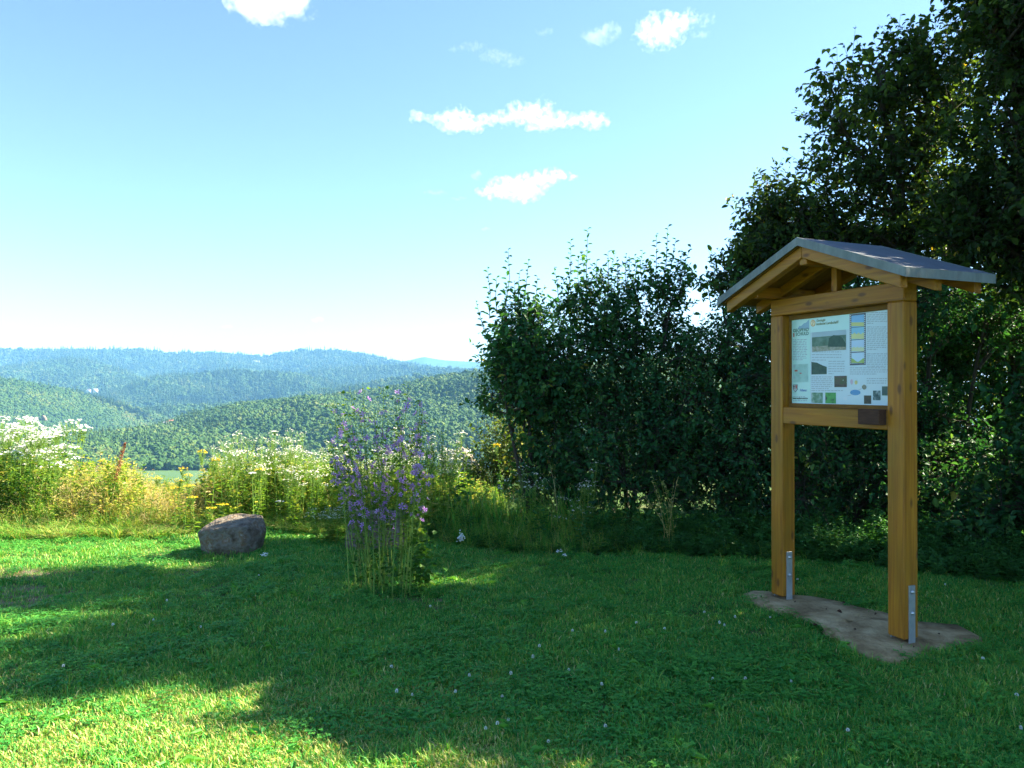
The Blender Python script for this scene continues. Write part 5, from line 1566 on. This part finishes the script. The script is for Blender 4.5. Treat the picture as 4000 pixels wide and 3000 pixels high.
def in_poly(x, y, poly):
    c = np.zeros(len(x), bool); n = len(poly); j = n - 1
    for i in range(n):
        xi, yi = poly[i]; xj, yj = poly[j]
        c ^= ((yi > y) != (yj > y)) & (x < (xj - xi) * (y - yi) / (yj - yi + 1e-12) + xi)
        j = i
    return c


def vnoise(x, y, s, seed=0.0):
    return np.array([mnoise.noise(Vector((a * s, b * s, seed))) for a, b in zip(x, y)])


n = 64000
y = 2.7 + (9.6 - 2.7) * rng.random(n) ** 1.12
x = (rng.random(n) * 2 - 1) * (0.76 * y + 1.0)
keep = ~in_poly(x, y, [tuple(pc + (np.array(p) - pc) * 0.80) for p in PAD])
keep &= ~in_poly(x, y, PAD) | (rng.random(n) < 0.22)
dn = vnoise(x, y, 5.0, 3.0)
for (dx, dy, ra, rb) in DIRT:
    q = ((x - dx) / ra) ** 2 + ((y - dy) / rb) ** 2 + dn * 0.5
    keep &= (q > 1.0) | (rng.random(n) < 0.4)
for (rx_, ry_, rr_) in ((rk.location.x, rk.location.y, 0.22), (rk2.location.x, rk2.location.y + 0.05, 0.2)):
    keep &= (x - rx_) ** 2 + (y - ry_) ** 2 > rr_ ** 2
x = x[keep]; y = y[keep]; n = len(x)
dry = 0.5 * vnoise(x, y, 0.9, 1.0) + 0.35 * vnoise(x, y, 3.1, 5.0)
dry += np.clip(0.52 - 0.30 * (y - 3.0) - 0.22 * np.maximum(0, x + 0.6), -0.25, 0.52)  # extra straw near left also paints in the yellow of the sunlit foreground
dry += np.where((x < -2.2) & (y > 5.6), 0.24, 0) - np.clip((y - 4.0) * 0.6, 0, 0.3) * (x > -2.6)  # straw tint for the sunny far left, greener tufts painted where trees shade
clov = vnoise(x, y, 1.1, 9.0) + 0.5 * vnoise(x, y, 3.7, 12.0)
rnd = rng.random(n)
idx = np.where(dry + rng.normal(0, 0.12, n) > 0.22, rng.integers(4, 7, n), rng.integers(0, 4, n))
idx = np.where((rnd < np.clip(0.10 + 0.4 * clov, 0.02, 0.32)) & (dry < 0.45), rng.integers(7, 10, n), idx)
tall = vnoise(x, y, 2.3, 20.0)
idx = np.where((tall > 0.25) & (rnd > 0.80), rng.integers(10, 12, n), idx)
idx = np.where(rng.random(n) < 0.008, rng.integers(12, 14, n), idx)
s = rng.uniform(0.75, 1.3, n) * (1 + 0.25 * tall)
scatter('lawn_grass', np.stack([x, y, gz(x, y)], 1), np.stack([rng.normal(0, 0.12, n), rng.normal(0, 0.12, n), rng.uniform(0, 6.28, n)], 1), s[:, None] * np.ones((n, 3)), idx, lawn_protos, 'short mown grass and clover of the lawn', 'grass')

# ------------------------------------------------------------------ meadow mass
def stalks(name, n, rad, l0, l1, w, cm, cs, mat, seed_heads=True):
    mb = MB()
    a = rng.uniform(0, 6.28, n); r_ = rad * rng.random(n) ** 0.5
    B = np.stack([np.cos(a) * r_, np.sin(a) * r_, np.full(n, -0.02)], 1)
    an = rng.uniform(0, 6.28, n); L = rng.uniform(l0, l1, n); bend = rng.uniform(0.1, 0.75, n)
    Dh = np.stack([np.cos(an), np.sin(an), np.zeros(n)], 1)
    c = np.clip(rng.normal(cm, cs, n), 0, 1)
    blades_batch(mb, B, Dh, L, w, bend, c)
    if seed_heads:
        T = B + np.array([0, 0, 1.0]) * (L * (1 - 0.45 * bend))[:, None] + Dh * (L * bend * 0.9)[:, None]
        m = 5; T5 = np.repeat(T, m, 0) + rng.normal(0, 0.012, (n * m, 3))
        leaves_batch(mb, T5, rand_unit(n * m) + np.array([0, 0, 0.7]), rand_unit(n * m), 0.016, 0.006, 0.2, 0.1, np.repeat(np.clip(c + 0.2, 0, 1), m))
    return mb.mesh(name, mat)


def herb_clump(name, n_stem, h, per, leaf, cm, mat='herb', aspect=0.32):
    mb = MB()
    for s in range(n_stem):
        a = rng.uniform(0, 6.28); r_ = 0.10 * rng.random() ** 0.5
        b0 = np.array([math.cos(a) * r_ * 0.5, math.sin(a) * r_ * 0.5, -0.03]); top = np.array([math.cos(a) * r_ * 1.6, math.sin(a) * r_ * 1.6, h * rng.uniform(0.65, 1.05)])
        pts = bezier(b0, (b0 + top) / 2 + rng.normal(0, 0.04, 3), top, 5)
        tube(mb, pts, np.linspace(0.004, 0.0018, 5), 3, rng.uniform(0.3, 0.85))
        tt = rng.uniform(0.1, 1.0, per); B = np.stack([np.interp(tt, np.linspace(0, 1, 5), pts[:, k]) for k in range(3)], 1)
        an = rng.uniform(0, 6.28, per); ll = leaf * (1.2 - 0.6 * tt) * rng.uniform(0.6, 1.3, per)
        leaves_batch(mb, B, np.stack([np.cos(an), np.sin(an), rng.uniform(-0.2, 0.9, per)], 1), np.array([0, 0, 1.0]) + rng.normal(0, 0.4, (per, 3)), ll, ll * aspect, 0.2, 0.3, np.clip(rng.normal(cm, 0.2, per), 0, 1))
    return mb.mesh(name, M[mat])


mead_protos = [stalks('straw', 22, 0.11, 0.45, 1.0, 0.0075, 0.72, 0.18, M['straw']) for _ in range(3)] + \
              [stalks('meadow_grass', 26, 0.11, 0.25, 0.8, 0.010, 0.28, 0.18, M['straw'], False) for _ in range(3)] + \
              [herb_clump('herb', 5, 1.0, 26, 0.095, 0.50, aspect=0.42) for _ in range(3)] + [herb_clump('herb', 5, 1.0, 26, 0.08, 0.82, aspect=0.42) for _ in range(2)] + \
              [stalks('fringe', 44, 0.10, 0.5, 1.0, 0.009, 0.62, 0.2, M['grass'], False) for _ in range(2)]
TOP = np.array([(-400, 1740), (0, 1770), (250, 1790), (330, 1800), (450, 1770), (540, 1820), (600, 1855), (780, 1865), (850, 1790), (950, 1770), (1300, 1790), (1500, 1800), (1750, 1830), (1900, 1880), (2000, 1930), (2300, 1950)], float)
FRONT = np.array([(-400, 2105), (0, 2105), (350, 2110), (650, 2095), (800, 2070), (1050, 2065), (1200, 2085), (1500, 2085), (1750, 2115), (2000, 2140), (2300, 2150)], float)
n = 5200
px = rng.uniform(-420, 1960, n)
dF = F * EYE / (np.interp(px, FRONT[:, 0], FRONT[:, 1]) - HZ)
t = rng.random(n) ** 1.1
d = dF + (11.0 - dF) * t + rng.normal(0, 0.05, n)
x = (px - 2000) / F * d
hmax = EYE - (np.interp(px, TOP[:, 0], TOP[:, 1]) - HZ) / F * d
rise = np.clip((d - dF) / 0.75, 0.22, 1.0)
h = hmax * rise * rng.uniform(0.62, 1.05, n)
strawy = 0.14 + np.exp(-((px - 480) / 300) ** 2) + 0.5 * np.exp(-((px - 800) / 110) ** 2) + 0.25 * vnoise(x, d, 1.5, 2.0)
rn = rng.random(n)
idx = np.where(rn < 0.34, rng.integers(6, 9, n), rng.integers(3, 6, n))
idx = np.where(rng.random(n) < np.clip(strawy * 0.8, 0.04, 0.85), np.where(rn < 0.30, rng.integers(9, 11, n), rng.integers(0, 3, n)), idx)
low = rise < 0.45
idx = np.where(low | ((rise < 0.8) & (rn > 0.75)), rng.integers(11, 13, n), idx)
h = np.clip(h, 0.12, 1.3)
ok = (h > 0) & ((x - rk.location.x) ** 2 + (d - rk.location.y) ** 2 > 0.36 ** 2) & ((x - rk2.location.x) ** 2 + (d - rk2.location.y) ** 2 > 0.32 ** 2)
ok &= ~((px > 560) & (px < 830) & (d > 9.0) & (rng.random(n) < 0.6))
x, d, h, idx = x[ok], d[ok], h[ok], idx[ok]; n = len(x)
wv = np.clip(h, 0.55, 1.1)
lean = np.where(idx < 3, 0.22, 0.07)
scatter('meadow_growth', np.stack([x, d, gz(x, d)], 1), np.stack([rng.normal(0, 1, n) * lean, rng.normal(0, 1, n) * lean, rng.uniform(0, 6.28, n)], 1), np.stack([wv, wv, h], 1), idx, mead_protos, 'tall unmown grass, straw and herbs along the meadow edge', 'meadow')

# shaded growth at the foot of the hedge
under = [stalks('long_grass', 34, 0.12, 0.35, 1.0, 0.008, 0.5, 0.2, M['grass'], False) for _ in range(2)] + [stalks('stalk', 5, 0.10, 0.6, 1.0, 0.004, 0.5, 0.2, M['straw']) for _ in range(2)] + \
        [herb_clump('nettle', 6, 1.0, 22, 0.11, 0.3, 'leaf_low', 0.5) for _ in range(3)] + [herb_clump('ground_cover', 7, 0.5, 14, 0.08, 0.35, 'leaf_low', 0.75) for _ in range(2)]
n = 1500
px = rng.uniform(1650, 4250, n)
base = np.interp(px, [1650, 1950, 2400, 2900, 3300, 3700, 4250], [2110, 2135, 2150, 2165, 2195, 2225, 2290])
dF = F * EYE / (base - HZ)
t = rng.random(n)
d = dF - 0.18 + t * 0.62
x = (px - 2000) / F * d
rn = rng.random(n)
left = np.clip((2700 - px) / 500, 0, 1)
idx = np.where(rn < 0.15 + 0.5 * left, rng.integers(0, 2, n), np.where(rn < 0.15 + 0.56 * left, rng.integers(2, 4, n), np.where(rn < 0.72, rng.integers(4, 7, n), rng.integers(7, 9, n))))
h = (0.16 + 0.62 * np.clip(t, 0, 1) * (0.45 + 0.55 * left)) * rng.uniform(0.6, 1.25, n)
h = np.where(idx >= 7, h * 0.8, h); h = np.where((idx == 2) | (idx == 3), h * 1.5, h)
wv = np.clip(h * 1.2, 0.5, 1.0)
scatter('undergrowth', np.stack([x, d, gz(x, d)], 1), np.stack([rng.normal(0, 0.12, n), rng.normal(0, 0.12, n), rng.uniform(0, 6.28, n)], 1), np.stack([wv, wv, h], 1), idx, under, 'shaded grass, nettles and ground cover along the foot of the hedge', 'undergrowth')

# tall pale grass stalks standing in front of the hedge
x, y, z = P(2620, 1845, 7.35)
r = empty('grass_clump', (x, y, 0)); tag(r, 'thin clump of pale dry stalks against the dark hedge', 'grass')
for q in range(9):
    mb = MB(); b0 = (rng.normal(0, 0.05), rng.normal(0, 0.03), 0); tp = (rng.normal(-0.12, 0.09), rng.normal(0, 0.05), z * rng.uniform(0.7, 1.03))
    pts = bezier(b0, (b0[0] * 1.1, 0, tp[2] * 0.55), tp, 7); tube(mb, pts, np.linspace(0.0032, 0.0014, 7), 4, rng.uniform(0.3, 0.8))
    m = 14; tt = rng.uniform(0.2, 1, m); B = np.stack([np.interp(tt, np.linspace(0, 1, 7), pts[:, k]) for k in range(3)], 1)
    leaves_batch(mb, B, rand_unit(m) + [0, 0, 0.6], rand_unit(m), rng.uniform(0.015, 0.05, m), 0.008, 0.2, 0.3, rng.uniform(0.4, 0.9, m))
    mb.build('stalk', M['straw'], r)

# ------------------------------------------------------------------ small flowers in the lawn
mb = MB()
k = 26; q = np.arange(k) + 0.5; ph = np.arccos(1 - 1.7 * q / k); th = q * 2.39996
nn = np.stack([np.cos(th) * np.sin(ph), np.sin(th) * np.sin(ph), np.cos(ph)], 1)
leaves_batch(mb, nn * 0.004 + [0, 0, 0.055], nn, rand_unit(k), 0.007, 0.0045, 0.3, 0.1, rng.random(k))
tube(mb, [(0, 0, -0.01), (0.002, 0, 0.03), (0, 0, 0.055)], 0.0012, 4, 0.2, 1)
blossom = mb.mesh('clover_blossom', [M['white_petal'], M['stem']])
spots = [(1670, 2385), (1905, 2620), (1610, 2752), (1650, 2745), (1772, 2745), (1842, 2685), (1896, 2618), (1995, 2667), (2010, 2675), (2083, 2606), (2108, 2560), (2150, 2680), (2232, 2650), (2278, 2588), (2358, 2710), (2416, 2585), (2445, 2508), (2490, 2470), (2472, 2478), (2360, 2510), (2235, 2500), (2340, 2860), (2365, 2870), (2365, 2918), (2138, 2936), (1988, 2853), (1925, 2980), (1942, 2882), (1840, 2686), (1900, 2886), (1970, 2760), (2715, 2415), (2755, 2410), (2768, 2387), (2815, 2468), (2830, 2475), (2850, 2430), (2870, 2437), (2750, 2545), (2590, 2492), (2780, 2690), (2905, 2560), (3010, 2435), (3175, 2255), (3115, 2280), (3690, 2310), (3640, 2285), (3838, 2605), (3755, 2682), (2906, 2694), (3090, 2693), (3700, 2315), (250, 2640), (195, 2682), (1540, 2750), (1520, 2640), (425, 2508), (450, 2480), (310, 2360), (595, 2455), (655, 2382), (688, 2415), (783, 2470), (990, 2268), (1010, 2265), (3960, 2740), (3900, 2800), (3990, 2890), (3480, 2980), (3300, 2890)]
for k_, (px, py) in enumerate(spots[::1]):
    if k_ % 5 in (1, 3): continue
    x, y = G(px, py)
    o = link('clover_flower', blossom)
    s = random.uniform(0.6, 1.0)
    o.location = (x, y, float(gz(x, y))); o.scale = (s, s, random.uniform(0.8, 1.25)); o.rotation_euler = (random.gauss(0, 0.15), random.gauss(0, 0.15), random.uniform(0, 6))
    tag(o, 'tiny white clover blossom scattered in the lawn', 'clover', 'white clover blossoms in the lawn')


def yarrow(px, py, pb, n, spread, label, tall=None):
    x, y = G(px, pb)
    h = EYE + (HZ - py) / F * y
    r = empty('yarrow_flower', (x, y, float(gz(x, y)))); tag(r, label, 'wildflower', 'small white yarrow flowers on the lawn')
    mb = MB(); tube(mb, [(0.01, 0, -0.01), (0, 0.004, h * 0.5), (0, 0, h - 0.015)], 0.002, 4, 0.4); mb.build('stem', M['stem'], r)
    mb = MB()
    E = np.stack([rng.normal(0, spread, n), rng.normal(0, spread * 0.6, n), h + rng.normal(0, (tall or 0.008), n)], 1)
    daisies(mb, E, np.tile([[0, -0.4, 1.0]], (n, 1)) + rng.normal(0, 0.4, (n, 3)), 0.0085, 0, None, 7)
    mb.build('flower_head', M['white_petal'], r)


yarrow(1800, 2105, 2170, 70, 0.014, 'bright white flower cluster right of the purple mallow', 0.026)
yarrow(1035, 2168, 2185, 22, 0.018, 'flat white yarrow at the right foot of the boulder')
yarrow(2182, 2143, 2175, 10, 0.012, 'small white yarrow low before the hedge, left one')
yarrow(2205, 2160, 2185, 10, 0.012, 'small white yarrow low before the hedge, right one')
# dark fallen crumbs on the pad
mb = MB()
for (zx, zy) in ((780, 645), (1150, 680), (1600, 835), (900, 600), (560, 600), (320, 560), (1000, 800), (1410, 930), (690, 770), (860, 660)):
    x, y = G(2800 + zx * 0.5425, 2050 + zy * 0.5425)
    o = link('dry_leaf', bpy.data.meshes.get('dry_leaf') or (lambda m_: (leaves_batch(m_, np.zeros((1, 3)), np.array([[1, 0, 0.1]]), np.array([[0, 0, 1.0]]), 0.05, 0.03, 0.5, 0.3, 1.0), m_.mesh('dry_leaf', M['brown_wood']))[1])(MB()))
    o.location = (x, y, 0.042); o.rotation_euler = (random.uniform(-0.2, 0.2), random.uniform(-0.2, 0.2), random.uniform(0, 6)); s = random.uniform(0.4, 0.8); o.scale = (s, s, s)
    tag(o, 'dry dark leaf lying on the concrete footing', 'leaf', 'dry leaves on the concrete')
